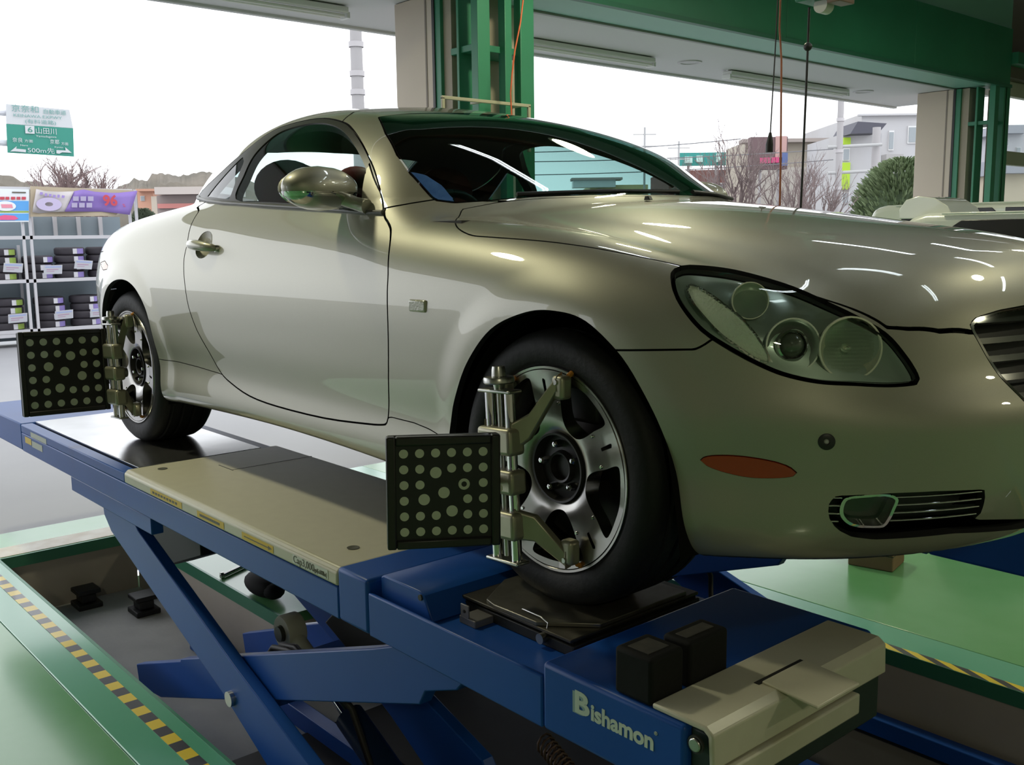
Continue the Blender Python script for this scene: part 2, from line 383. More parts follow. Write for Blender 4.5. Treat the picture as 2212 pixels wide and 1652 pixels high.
slab('floor_slab',FX0,FX1,-9,-1.402,FG); slab('floor_slab',FX0,FX1,1.402,16,FG); slab('floor_slab',FX0,IXE,-P0y,P0y,FG); slab('floor_slab',PX1,FX1,-P0y,P0y,FG)
for s in (-1,1):
    a,b=sorted((s*1.40,s*P1y)); slab('floor_band',FX0,FX1,a,b,FB)
    a,b=sorted((s*P0y+s*.001,s*P1y-s*.001)); slab('floor_slab',FX0,PX0,a,b,FG); slab('floor_slab',PX1,FX1,a,b,FG)
    pit=empty('floor_pit'); tag(pit,kind='structure')
    mb=MB(); mb.box((PX0-.2,a-(.2 if s<0 else .454),-1.25),(PX1+.2,b+(.2 if s>0 else .454),-1.13)); mb.build('pit_floor',PITF,pit)
    for nm,lo,hi in (('pit_wall',(PX0-.25,a-.001,-1.2),(PX0-.006,b+.001,FLOOR-.05)),('pit_wall',(PX1+.006,min(a,-s*.01),-1.2),(PX1+.25,max(b,-s*.01),FLOOR-.05)),('pit_wall',(PX0,s*P1y+(.006 if s>0 else -.25),-1.2),(PX1,s*P1y+(.25 if s>0 else -.006),FLOOR-.05)),('pit_wall',(PX0,s*P0y-(.25 if s>0 else -.006),-1.2),(IXE-.006,s*P0y+(-.006 if s>0 else .25),FLOOR-.05)),('pit_wall',(IXE-.25,min(0,s*(P0y-.26)),-1.2),(IXE-.006,max(0,s*(P0y-.26)),FLOOR-.05))):
        mb=MB(); mb.box(lo,hi); mb.build(nm,PITW,pit)
    # steel edging of the pit
    for y,xe in ((s*P0y,IXE),(s*P1y,PX1)):
        mb=MB(); mb.box((PX0,y-.006,FLOOR-.06),(xe,y+.006,FLOOR+.0015)); mb.build('pit_edging',mat('green_steel_edge',(.05,.22,.13),.35,.1),pit)
    mb=MB(); mb.box((PX0-.006,a,FLOOR-.06),(PX0+.006,b,FLOOR+.0015)); mb.build('pit_edging',MATS['green_steel_edge'],pit)
mb=MB(); mb.box((PX0-.20,-1.16,FLOOR+.0005),(PX0-.02,-.47,FLOOR+.0025)); mb.build('worn_kerb_paint',mat('worn_white_paint',(.72,.70,.62),.4,noise=(9,.4,(.50,.42,.30),6)),fl)
for y0_,y1_ in ((-1.14,-.46),(-.45,.45),(.46,1.14)):
    mb=MB(); mb.box((-1.75,y0_,-1.130),(2.4,y1_,-1.118)); mb.build('pit_shade_plate',mat('pit_shade_black',(.018,.017,.016),.6,spec=.2,noise=(4,.3,(.03,.028,.026),6)),fl)  # near-black plates added on the pit floor, shade put into their colour
# hazard tape
def tape_mat(name,shear):
    m=bpy.data.materials.new(name); m.use_nodes=True; nt=m.node_tree; b=nt.nodes['Principled BSDF']; b.inputs['Roughness'].default_value=.35; b.inputs['Coat Weight'].default_value=.3
    tc=nt.nodes.new('ShaderNodeTexCoord'); sp=nt.nodes.new('ShaderNodeSeparateXYZ'); nt.links.new(tc.outputs['Object'],sp.inputs[0])
    ma=nt.nodes.new('ShaderNodeMath'); ma.operation='MULTIPLY_ADD'; ma.inputs[1].default_value=shear; nt.links.new(sp.outputs['Y'],ma.inputs[0]); nt.links.new(sp.outputs['X'],ma.inputs[2])
    dv=nt.nodes.new('ShaderNodeMath'); dv.operation='DIVIDE'; dv.inputs[1].default_value=.1335; nt.links.new(ma.outputs[0],dv.inputs[0])
    fr=nt.nodes.new('ShaderNodeMath'); fr.operation='FRACT'; nt.links.new(dv.outputs[0],fr.inputs[0])
    gt=nt.nodes.new('ShaderNodeMath'); gt.operation='GREATER_THAN'; gt.inputs[1].default_value=.5; nt.links.new(fr.outputs[0],gt.inputs[0])
    mx=nt.nodes.new('ShaderNodeMixRGB'); mx.inputs[1].default_value=(.78,.58,.035,1); mx.inputs[2].default_value=(.05,.05,.055,1); nt.links.new(gt.outputs[0],mx.inputs[0]); nt.links.new(mx.outputs[0],b.inputs['Base Color'])
    return m
for y,sh,lab in ((-1.256,0,'yellow and black hazard tape along the near pit edge'),(1.197,2.1,'yellow and black slanted hazard tape beyond the far pit')):
    mb=MB(); mb.box((PX0-.1,-.024,0),(PX1,.024,.0014)); o=mb.build('hazard_tape',tape_mat('hazard_tape_%d'%(sh>0),sh)); o.location=(-2.308+2.308*0 if sh==0 else -.277,y,FLOOR+.0004); tag(o,lab,'tape','hazard tapes')
    if sh==0: o.location.x=-2.3085+.1335*0; o.data.transform(Matrix.Translation((2.3085,0,0)))
    else: o.data.transform(Matrix.Translation((.277,0,0)))
ow=MB(); ow.box((-120,-90,-1.2),(FX0-.004,140,FLOOR-.003)); st('ground_outside',ow,mat('pale_forecourt_asphalt',(.26,.26,.275),.55,noise=(.8,.2,(.32,.32,.33),8)))
# ------------------------------------------------------------------ walls, roof, columns, beam
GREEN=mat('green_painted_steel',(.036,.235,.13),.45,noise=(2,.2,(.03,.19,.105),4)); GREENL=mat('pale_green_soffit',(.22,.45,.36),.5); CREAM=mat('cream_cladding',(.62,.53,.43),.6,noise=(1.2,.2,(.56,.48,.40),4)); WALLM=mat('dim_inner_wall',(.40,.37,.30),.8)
c=MB(); c.box((-4.3,-9.3,4.25),(8.3,16.3,4.45)); st('ceiling',c,CEIL)
for k,x in enumerate(np.arange(-3.2,8,1.9)):
    c=MB(); c.box((x-.06,-9,4.05),(x+.06,16,4.25)); st('trim_%d'%(k+1),c,mat('brown_purlin',(.16,.09,.06),.6))
c=MB(); c.box((8,-9.3,FLOOR),(8.3,16.3,4.3)); st('wall_front',c,WALLM)
c=MB(); c.box((-4.6,-9.3,FLOOR),(8.3,-9,4.3)); st('wall_near_side',c,WALLM)
c=MB(); c.box((-4.6,16,FLOOR),(8.3,16.3,4.3)); st('wall_far_side',c,WALLM)
BEZ=2.75; BT=3.50
bm_=empty('beam_over_doors'); tag(bm_,kind='structure')
c=MB(); c.box((-4.88,-9,BEZ+.012),(-4.36,11.72,4.3)); c.build('beam_core',GREENL,bm_)
ys=[-9]+[11.70-2.62*k for k in range(7,-1,-1)]
for a,b in zip(ys[:-1],ys[1:]):
    c=MB(); c.box((-4.36,a+.003,BEZ),(-4.33,b-.003,BT)); c.build('beam_panel',GREEN,bm_,bevel=.003)
c=MB(); c.box((-4.37,-9,BEZ-.012),(-4.31,11.72,BEZ+.03)); c.build('beam_edge_angle',mat('dark_green_angle',(.03,.16,.10),.5),bm_)
cn=empty('canopy'); tag(cn,kind='structure')
WSOF=mat('white_canopy_soffit',(.58,.59,.58),.6)
c=MB(); c.box((-6.38,-9,BEZ+.005),(-4.9,12.5,BEZ+.5)); c.build('soffit',WSOF,cn); c=MB(); c.box((-6.42,-9,BEZ-.02),(-6.36,12.5,BEZ+.55)); c.build('canopy_gutter',WSOF,cn,bevel=.008)
c=MB(); c.box((-4.93,-9,BEZ-.006),(-4.885,11.3,BEZ+.01)); c.build('soffit_joint',mat('grey_joint',(.35,.35,.34),.6),cn)
for i,(x,y) in enumerate(((-5.72,6.66),(-5.77,10.46),(-5.75,-2.5))):
    mb=MB(); mb.lathe([(.0,-.004),(.10,-.004),(.105,-.012),(.135,-.012),(.14,0)],32,Matrix.Translation((x,y,BEZ+.005))); mb.build('round_vent',mat('vent_grey',(.50,.50,.50),.5),cn,smooth=40)
batten((-5.80,4.30),(-5.80,6.10),BEZ-.055,'unlit white tube lamp under the canopy next to the green column',False,'tube lamps under the canopy'); batten((-5.80,7.45),(-5.80,10.05),BEZ-.055,'unlit white tube lamp under the canopy near the far column',False,'tube lamps under the canopy'); batten((-5.75,.2),(-5.75,2.2),BEZ-.055,'unlit white tube lamp under the canopy over the left doorway',False,'tube lamps under the canopy')
def column(y0,y1,name):
    k=empty(name); tag(k,kind='structure')
    c=MB(); c.box((-5.42,y0,FLOOR-.1),(-4.905,y1+.3,BEZ)); c.build('cladding',CREAM,k,bevel=.006)
    c=MB(); c.box((-5.0,y0-.004,FLOOR),(-4.98,y0+.01,BEZ)); c.build('cladding_joint',mat('cladding_joint',(.25,.21,.18),.7),k)
    c=MB(); c.box((-4.90,y0-.01,FLOOR),(-4.87,y0+.05,BEZ)); c.build('door_track',BLACKP_,k)
    c=MB(); c.box((-4.88,y0,FLOOR),(-4.80,y1,BEZ)); c.box((-4.42,y0,FLOOR),(-4.34,y0+.12,BEZ)); c.box((-4.42,y1-.14,FLOOR),(-4.34,y1,BEZ)); c.box((-4.60,y0+.0,FLOOR),(-4.57,y0+.2,BEZ)); c.box((-4.42,y0+.27,FLOOR),(-4.34,y0+.34,BEZ)); c.build('steel_column',GREEN,k,bevel=.004)
    c=MB(); c.box((-4.80,y0+.03,FLOOR),(-4.70,y1-.03,BEZ)); c.build('column_web',mat('cream_web',(.36,.31,.24),.6),k)
    for z in (.2,1.0,2.25):
        c=MB(); c.box((-4.70,y0+.02,z),(-4.40,y1-.02,z+.05)); c.build('stiffener',GREEN,k,bevel=.004)
    return k
BLACKP_=mat('black_track',(.02,.02,.02),.5)
column(2.47,3.04,'column_1'); column(11.3,11.75,'column_2'); column(-6.9,-6.4,'column_3')
# window beyond the far column
wn=empty('window_1'); tag(wn,kind='structure')
c=MB(); c.box((-4.65,11.78,FLOOR),(-4.55,11.90,2.75)); c.box((-4.65,15.8,FLOOR),(-4.55,16,2.75)); c.box((-4.65,11.9,1.76),(-4.55,15.8,1.95)); c.box((-4.65,11.9,2.70),(-4.55,15.8,2.9)); c.build('window_frame',mat('cream_window_frame',(.55,.52,.42),.5),wn,bevel=.006)
c=MB(); c.box((-4.605,11.9,.2),(-4.595,15.8,2.7)); c.build('pane',glass('window_pane',(.93,.96,.95)),wn)
c=MB(); c.box((-4.7,11.78,FLOOR),(-4.5,16,.2)); st('wall_under_window',c,CREAM)
c=MB(); c.box((-4.7,11.72,2.9),(-4.4,16,4.3)); st('wall_over_window',c,mat('dark_brown_cladding',(.17,.13,.11),.7))  # one even dark brown above the window
c=MB(); c.box((-4.45,11.72,3.05),(-4.25,16,3.2)); st('trim_20',c,GREEN)
c=MB(); c.box((-4.7,-9,2.7),(-4.4,-8.9,4.3)); st('trim_21',c,GREEN)
# cream rail and orange cord on the column
k=empty('wall_rail',(-4.24,2.1,1.85)); tag(k,'cream square-tube rail frame fixed across the green column','rail')
c=MB(); c.box((-.01,-.06,-.012),(.012,.80,.012)); c.box((-.01,-.06,-.35),(.012,-.036,.0)); c.box((-.01,.776,-.35),(.012,.80,.0)); c.box((-.12,.30,-.012),(0,.33,.012)); c.box((-.12,.70,-.012),(0,.73,.012)); c.build('rail_tube',mat('cream_tube',(.40,.38,.28),.5),k,bevel=.003)
pts=[at(u,v,X=-4.1) for u,v in ((1131,-60),(1130,0),(1124,50),(1112,110),(1106,160),(1103,200),(1105,250),(1107,300))]
mb=MB(); mb.tube(pts,.006,8); o=mb.build('cord',mat('orange_cord',(.62,.12,.04),.5),smooth=60); tag(o,'orange cord hanging down the green column','cord')
# cables from the ceiling reel
Yc=1.8; CB=mat('black_cable',(.02,.02,.022),.45); OC=mat('orange_air_hose',(.42,.13,.065),.45)
def cable(name,px,r,m,lab):
    mb=MB(); mb.tube([at(u,v,Y=Yc) for u,v in px],r,8); o=mb.build(name,m,None,smooth=60); tag(o,lab,name.split('_')[-1]); return o
k=empty('pull_cord',at(1662,330,Y=Yc)); tag(k,'thin black pull cord ending in a small pendant handle','cord'); B0=at(1662,330,Y=Yc)
mb=MB(); mb.tube([at(u,v,Y=Yc)-B0 for u,v in ((1683,-80),(1680,0),(1674,120),(1668,220),(1664,290))],.0035,6); mb.build('cord_line',CB,k,smooth=60)
mb=MB(); mb.tube([at(u,v,Y=Yc)-B0 for u,v in ((1664,286),(1663.3,300),(1662,312),(1661.5,329))],[.006,.013,.018,.018],10); mb.build('pendant_handle',CB,k,smooth=40)
cable('air_hose',((1688,-80),(1686,0),(1684,60),(1688,130),(1687,270),(1686,360),(1684,470),(1683,560)),.0048,OC,'orange air hose hanging from the ceiling between two black cords')
k=empty('balancer_cable',at(1745,101,Y=Yc)); tag(k,'black balancer cable with a round stopper ball','cable'); B0=at(1745,101,Y=Yc)
mb=MB(); mb.tube([at(u,v,Y=Yc)-B0 for u,v in ((1748,16),(1747.5,30),(1745,101),(1741,200),(1737,290),(1733,380),(1728,480),(1725,560))],.0055,8); mb.build('cable_line',CB,k,smooth=60)
mb=MB(); mb.ellipsoid((0,0,0),(.02,.02,.02),16,10); mb.build('stopper_ball',CB,k,smooth=80)
b=at(1780,3,Y=Yc); k=empty('hose_reel',b); tag(k,'green and white hose reel under the roof at the top edge','reel')
mb=MB(); mb.box((-.10,-.09,-.0),(.14,.09,.16)); mb.build('reel_housing',GREEN,k,bevel=.01); mb=MB(); mb.cyl((.0,-.03,-.02),(.0,.03,-.02),.035,20); mb.build('reel_roller',mat('white_nylon',(.7,.7,.66),.4),k); mb=MB(); mb.box((.05,-.06,-.025),(.12,.06,.0)); mb.build('reel_bracket',mat('brown_bracket',(.20,.13,.09),.5),k,bevel=.004)
mb=MB(); mb.box((-.02,-.02,.16),(.02,.02,4.25-b[2])); mb.build('reel_hanger',GREEN,k)

# ------------------------------------------------------------------ scissor lift with two runways
BLUE=mat('blue_lift_paint',(.008,.085,.40),.42,0,.06,.2,spec=.35,noise=(3,.25,(.007,.070,.34),6)); BLUEM=mat('mid_blue_lift_paint',(.055,.16,.31),.42,0,.15,.2); IVORY=mat('ivory_lift_paint',(.62,.59,.46),.42,0,.1,.2,noise=(22,.1,(.57,.54,.42),8)); STEEL=mat('bright_slip_plate',(.45,.45,.45),.17,.9,noise=(5,.3,(.28,.28,.28),6)); BLKST=mat('dark_steel',(.05,.048,.045),.45,.6); RUB=mat('black_rubber_block',(.009,.009,.009),.75,spec=.2,bump=(20,.2)); ZINC=mat('zinc_plated',(.55,.55,.52),.3,1)
def arm_poly(a,b,w0,w1):
    a=np.array(a);b=np.array(b);d=(b-a)/np.linalg.norm(b-a);n=np.array([-d[1],d[0]]); return [tuple(a+n*w0),tuple(b+n*w1),tuple(b-n*w1),tuple(a-n*w0)]
lift=empty('wheel_alignment_lift'); tag(lift,'blue and ivory two-runway scissor lift set in floor pits','lift')
def runway(sg):
    R=empty('runway',(0,0,0),lift); y0,y1=-1.135,-.50
    Y=lambda a,b:tuple(sorted((sg*-a,sg*-b))) if sg>0 else (a,b)
    def bx(name,x0,x1,a,b,z0,z1,m,bevel=.004,seg=2):
        q=Y(a,b); mb=MB(); mb.box((x0,q[0],z0),(x1,q[1],z1)); return mb.build(name,m,R,bevel=bevel,seg=seg)
    # frame beams
    bx('side_beam',-3.46,-.5565,y0,y0+.055,-.142,-.052,BLUE); bx('side_beam',-3.46,-.5565,y1-.055,y1,-.142,-.012,BLUE)
    bx('rear_apron',-4.25,-3.465,y0,y1,-.140,-.010,BLUE,.006); bx('rear_side_plate',-3.46,-2.094,y0,y0+.055,-.0515,-.012,BLUE,.005)
    bx('slip_plate',-3.44,-2.11,y0+.062,y1-.06,-.03,-.004,STEEL,.002); bx('slip_plate_bed',-3.46,-2.10,y0+.056,y1-.056,-.06,-.032,BLKST)
    # ivory cover with folded lip
    mb=MB(); q=lambda a:sg*-a if sg>0 else a
    pr=[(y0-.002,-.050),(y0-.002,-.014),(y0+.012,0),(y1,0),(y1,-.012),(y0+.016,-.012),(y0+.010,-.016),(y0+.010,-.050)]
    mb.prism([(q(a),b) for a,b in pr],-2.09,-.556,'x'); cov=mb.build('cover_plate',IVORY,R,bevel=.006,seg=3)
    bx('cover_packing',-2.088,-.556,y0+.02,y1-.056,-.10,-.0125,BLKST)
    for x,y in ((-2.002,-1.022),(-.673,-1.012),(-.673,-.58)):
        mb=MB(); mb.lathe([(0,-.0005),(.013,-.0005),(.016,.0008),(.018,.0006)],20,Matrix.Translation((x,q(y),.0014))); mb.build('plug_hole',mat('dark_plug',(.10,.10,.08),.6),R)
    bx('inner_cover_seam',-1.80,-1.797,-.838,y1,-.002,.0006,BLKST,0); bx('inner_cover_seam',-1.912,-1.79,-.84,-.836,-.002,.0006,BLKST,0)
    # front: fixed plate, spacer plate, recess with turntable, end plate
    bx('front_plate',-.554,-.412,y0-.001,y1,-.142,.004,BLUE,.010,3); bx('side_beam',-.4095,.2355,y0,y0+.011,-.142,-.028,BLUE)
    mb=MB(); mb.prism([(-.394,-.05),(-.394,.012),(-.382,.018),(-.23,.018),(-.212,.010),(-.178,-.048)],*Y(-1.105,-.53),'y'); mb.build('spacer_plate',BLUE,R,bevel=.004)
    mb=MB(); mb.cyl((-.222,q(-1.104),.004),(-.222,q(-1.109),.004),.0075,14); mb.build('spacer_hole',BLKST,R)
    bx('recess_floor',-.4095,.2355,y0+.0115,y1,-.142,-.050,BLUE,.002)
    bx('turntable_base',-.205,.185,-.995,-.56,-.050,-.024,BLKST,.003); bx('turntable_gap',-.195,.175,-.985,-.565,-.024,-.018,RUB,0)
    mb=MB(); mb.prism([(q(-.998),-.20),(q(-.998),.180),(q(-.56),.180),(q(-.56),-.20)],-.018,-.010,'z',Matrix(((0,1,0,0),(1,0,0,0),(0,0,1,0),(0,0,0,1)))); mb.build('turntable_plate',mat('scuffed_dark_steel',(.075,.068,.055),.45,.7,noise=(18,.4,(.12,.11,.09),6)),R,bevel=.002)
    mb=MB(); pl=[(-.115,-.99),(-.075,-1.0),(.07,-.998),(.175,-.90),(.175,-.60),(-.19,-.60),(-.19,-.87)]; mb.prism([(a,q(b)) for a,b in pl],-.010,0,'z'); mb.build('turntable_top',mat('worn_bare_steel',(.30,.28,.23),.34,.8,noise=(14,.4,(.16,.15,.12),6)),R,bevel=.0015)
    bx('end_plate',.238,.607,y0-.001,y1,-.142,.004,BLUE,.010,3)
    # ivory end stop with flap
    mb=MB(); mb.prism([(.524,.005),(.524,.016),(.645,.016),(.662,.004),(.664,-.060),(.654,-.060),(.650,-.002),(.640,.005)],*Y(-1.128,-.545),'y'); mb.build('end_cap',IVORY,R,bevel=.004,seg=3)
    mb=MB(); mb.prism([(.607,.0),(.607,-.16),(.652,-.16),(.652,.0)],*Y(-1.120,-.55),'y'); mb.build('end_cap_block',BLKST if False else mat('green_black_block',(.016,.03,.028),.5),R,bevel=.004)
    bx('end_cap_lip',.650,.672,-1.128,-.66,-.110,-.066,IVORY,.004)
    mb=MB(); M=Matrix.Translation((.612,q(-.845),.018))@Matrix.Rotation(math.radians(4),4,'Y'); mb.box((0,-.072,-.002),(.120,.072,.004),M); mb.build('end_flap',IVORY,R,bevel=.006,seg=3)
    bx('flap_slot',.600,.612,-.925,-.77,.0145,.0168,BLKST,0)
    mb=MB(); mb.tube([(.630,q(-1.130),-.020),(.630,q(-1.140),-.020)],.0125,20); mb.build('end_bolt',ZINC,R,bevel=.002)
    mb=MB(); mb.lathe([(.013,.0),(.017,.0),(.017,.004),(.013,.004)],20,Matrix.Translation((.630,q(-1.132),-.020))@Matrix.Rotation(math.pi/2 if sg<0 else -math.pi/2,4,'X')); mb.build('bolt_washer',BLKST,R)
    # lower sub-beams
    bx('sub_beam',-2.76,-1.865,y0+.004,y0+.05,-.207,-.1425,BLUE,.004); bx('sub_beam',-2.76,-1.865,y1-.06,y1-.01,-.207,-.1425,BLUE); bx('cross_pan',-3.4,.5,y0+.06,y1-.06,-.13,-.11,BLKST,0)
    # scissors
    for yy,d in ((-1.075,.045),(-.60,.045)):
        a,b=Y(yy-d/2,yy+d/2); c_,e_=Y(yy+d/2+.004,yy+d*1.5)
        mb=MB(); mb.prism([(-2.48,-.215),(-2.14,-.215),(-2.10,-.248),(-1.3,-.535),(-.60,-.755),(-.42,-1.0),(-.62,-1.06),(-1.10,-.80),(-1.41,-.663),(-2.40,-.318),(-2.47,-.262)],a,b,'y'); mb.build('scissor_arm',BLUE,R,bevel=.004)
        mb=MB(); mb.prism([(-2.36,-.892),(-1.885,-.722),(-1.88,-.712),(-.54,-.243),(-.30,-.150),(-.11,-.150),(-.12,-.185),(-.165,-.231),(-.295,-.280),(-.322,-.325),(-1.17,-.620),(-1.36,-.690),(-2.11,-.95),(-2.34,-.98)],c_,e_,'y'); mb.build('scissor_arm',BLUE,R,bevel=.004)
    for yy in ((-1.112,-1.02),(-.64,-.55)):
        mb=MB(); mb.cyl((-1.332,q(yy[0]),-.655),(-1.332,q(yy[1]),-.655),.026,20); mb.build('pivot_pin',ZINC,R)
    bx('base_frame',-2.9,.4,-1.12,-1.06,-1.13,-1.05,BLUE); bx('base_frame',-2.9,.4,-.60,-.54,-1.13,-1.05,BLUE); bx('torsion_tube',-1.42,-1.25,-1.02,-.63,-.70,-.61,BLUE)
    mb=MB(); mb.prism([(-2.78,-.143),(-2.08,-.143),(-2.08,-.40),(-2.54,-.565),(-2.78,-.48)],*Y(-.86,-.70),'y'); mb.build('slider_housing',mat('black_steel_housing',(.01,.01,.012),.6),R,bevel=.005)
    # hydraulic cylinder with grey clevis ring
    cy=empty('hydraulic_cylinder',(0,0,0),R); A=Vector((-1.47,q(-.80),-.545)); B=Vector((-.55,q(-.80),-.98))
    mb=MB(); mb.lathe([(.03,.035),(.060,.035),(.064,.028),(.064,-.028),(.060,-.035),(.03,-.035)],28,Matrix.Translation(A)@Matrix.Rotation(math.pi/2,4,'X')); mb.build('clevis_ring',mat('pale_grey_casting',(.56,.56,.48),.5),cy,smooth=40)
    mb=MB(); mb.cyl(A+Vector((0,-.05,0)),A+Vector((0,.05,0)),.028,18); mb.build('clevis_pin',mat('dark_pin',(.06,.06,.05),.4,.6),cy)
    mb=MB(); mb.tube([A,A.lerp(B,.22)],.032,16); mb.build('clevis_shank',mat('pale_grey_casting',(.42,.42,.36),.5),cy); mb=MB(); mb.tube([A.lerp(B,.2),A.lerp(B,.5)],.022,16); mb.build('piston_rod',CHROME_,cy); mb=MB(); mb.tube([A.lerp(B,.42),B],.05,20); mb.build('cylinder_body',mat('dark_blue_cylinder',(.01,.03,.09),.4),cy)
    mb=MB(); mb.prism([(-1.40,-.52),(-1.26,-.40),(-.95,-.30),(-.75,-.45),(-1.05,-.65)],*Y(-.70,-.62),'y'); mb.build('cylinder_bracket',BLKST,cy,bevel=.006)
    for k,off in enumerate((0,.03)):
        mb=MB(); mb.tube([(-1.36,q(-.98),-.60-off),(-1.27,q(-.97+off),-.495),(-1.17,q(-.97+off),-.472),(-1.05,q(-.95),-.47-off),(-.9,q(-.90),-.60),(-.8,q(-.8),-1.1)],.011,8); mb.build('hydraulic_hose',mat('black_hose',(.022,.018,.018),.5),R,smooth=60)
    mb=MB(); mb.tube([(-.93,q(-.95),-.86),(-.95,q(-.97),-.95),(-1.0,q(-.96),-1.02),(-1.02,q(-.9),-1.10)],.008,8); mb.build('red_hose',mat('red_hose',(.45,.03,.03),.45),R,smooth=60)
    mb=MB()
    if sg>0: return R
    for k in range(16): mb.tube([(-.12+.012*k+.024*math.cos(t)*0+.004*(t/6.28),q(-.80)+.026*math.cos(t),-.44+.026*math.sin(t)-.006*k) for t in np.linspace(0,6.28,10)],.0035,5)
    mb.build('return_spring',mat('rusty_spring',(.08,.045,.035),.5,.5),R,smooth=60)
    return R
CHROME_=mat('chrome_rod',(.75,.75,.74),.12,1)
Rn=runway(-1); Rf=runway(1)
# stickers and lettering on the near runway
YEL=mat('yellow_sticker',(.75,.50,.04),.45); INK=mat('dark_sticker_print',(.10,.09,.06),.5); YS=-1.1375
def sticker(name,x0,x1,z0,z1,m,y=YS): mb=MB(); mb.box((x0,y-.0006,z0),(x1,y,z1)); return mb.build(name,m,Rn)
for x0,x1,kind in ((-1.83,-1.555,0),(-1.43,-1.23,0),(-1.105,-.905,1)):
    s_=sticker('warning_sticker',x0,x1,-.044,-.022,YEL)
    if kind==0:
        for k in range(9):
            a=x0+.02+k*(x1-x0-.05)/9; mb=MB(); mb.box((a,YS-.0012,-.037),(a+.016,YS-.0006,-.029)); mb.build('sticker_print',INK,s_)
    else:
        mb=MB(); mb.prism([(x0+.015,-.0345),(x1-.03,-.0345),(x1-.03,-.039),(x1-.008,-.033),(x1-.03,-.027),(x1-.03,-.0315),(x0+.015,-.0315)],YS-.0012,YS-.0006,'y'); mb.build('sticker_arrow',INK,s_)
s_=sticker('capacity_sticker',-.79,-.60,-.043,-.016,mat('white_sticker',(.72,.72,.66),.45))
text('capacity_print','Cap3,000',.030,INK,(-.728,YS-.001,-.030),(1,0,0),(0,0,1),s_,width=.115); text('capacity_unit','kgs(6.600lbs)',.018,INK,(-.640,YS-.001,-.032),(1,0,0),(0,0,1),s_,width=.068)
sticker('white_label',-3.30,-3.06,-.050,-.026,mat('faded_label',(.52,.52,.50),.5),-1.1355); s_=sticker('yellow_label',-3.40,-3.30,-.092,-.062,YEL,-1.1355); sticker('grey_label',-3.29,-3.13,-.097,-.067,MATS['faded_label'],-1.1355)
LET=mat('white_lettering',(.62,.70,.60),.5)
bl_=text('lettering_initial','B',.062,LET,(.352,-1.1368,-.048),(1,0,0),(0,0,1),Rn,bold=.0018,width=.040); text('lettering_shadow','B',.060,mat('shadow_lettering',(.30,.42,.42),.5),(.345,-1.1363,-.051),(1,0,0),(0,0,1),Rn,bold=.0018,width=.040)
text('lettering','ishamon',.046,LET,(.457,-1.1368,-.0545),(1,0,0),(0,0,1),Rn,bold=.0016,width=.158); text('registered_mark','®',.010,LET,(.541,-1.1368,-.034),(1,0,0),(0,0,1),Rn)
# rubber blocks on the end plate
for i,(y0,y1,x0,lab) in enumerate(((-1.128,-1.035,.432,'black rubber block at the outer corner behind the ivory end cap'),(-1.018,-.90,.455,'black rubber block beside the outer one, behind the ivory end cap'))):
    k=empty('rubber_block',((x0+.52)/2,(y0+y1)/2,.0045)); tag(k,lab,'block','rubber lifting blocks')
    hx=(.524-x0)/2; hy=(y1-y0)/2; mb=MB(); mb.box((-hx,-hy,0),(hx,hy,.092)); mb.build('block_body',RUB,k,bevel=.008,seg=3)
    mb=MB(); mb.box((-hx+.02,-hy+.015,.0915),(hx-.02,hy-.02,.0935)); mb.build('worn_top',mat('chalky_rubber',(.06,.055,.045),.8,noise=(30,.4,(.02,.02,.02),6)),k,bevel=.002)
# turntable lock pins
for (x,y,lab) in ((-.247,-1.000,'short zinc lock pin lying near the blue spacer plate'),(.095,-1.000,'zinc lock pin on a wire by the turntable corner')):
    k=empty('lock_pin',(x,y,-.049)); tag(k,lab,'pin','turntable lock pins')
    mb=MB(); mb.cyl((0,-.012,.020),(0,.030,.020),.012,18); mb.build('pin_head',ZINC,k); mb=MB(); mb.cyl((0,.03,.018),(0,.085,.018),.0065,10); mb.build('pin_shaft',ZINC,k)
    if x>0: mb=MB(); mb.tube([(0,.01,.032),(.0,.015,.05),(-.03,.02,.055),(-.10,.03,.05),(-.115,.035,.045)],.0018,6); mb.build('pin_wire',ZINC,k,smooth=60)
    else: mb=MB(); mb.tube([(.004,.0,.03),(.006,0,.045),(.0,.01,.048)],.0018,6); mb.build('pin_wire',ZINC,k,smooth=60)
k=empty('latch_bracket',(-.115,-1.02,-.050)); tag(k,'small grey angle latch standing by the turntable edge','latch')
mb=MB(); mb.box((-.03,-.03,0),(.03,.03,.018)); mb.build('latch_foot',mat('grey_latch',(.22,.21,.22),.45,.4),k,bevel=.002); mb=MB(); mb.box((-.022,-.032,.018),(.008,-.028,.05)); mb.build('latch_tab',MATS['grey_latch'],k,bevel=.001); mb=MB(); mb.cyl((-.007,-.034,.034),(-.007,-.0322,.034),.004,10); mb.build('latch_screw',BLKST,k)

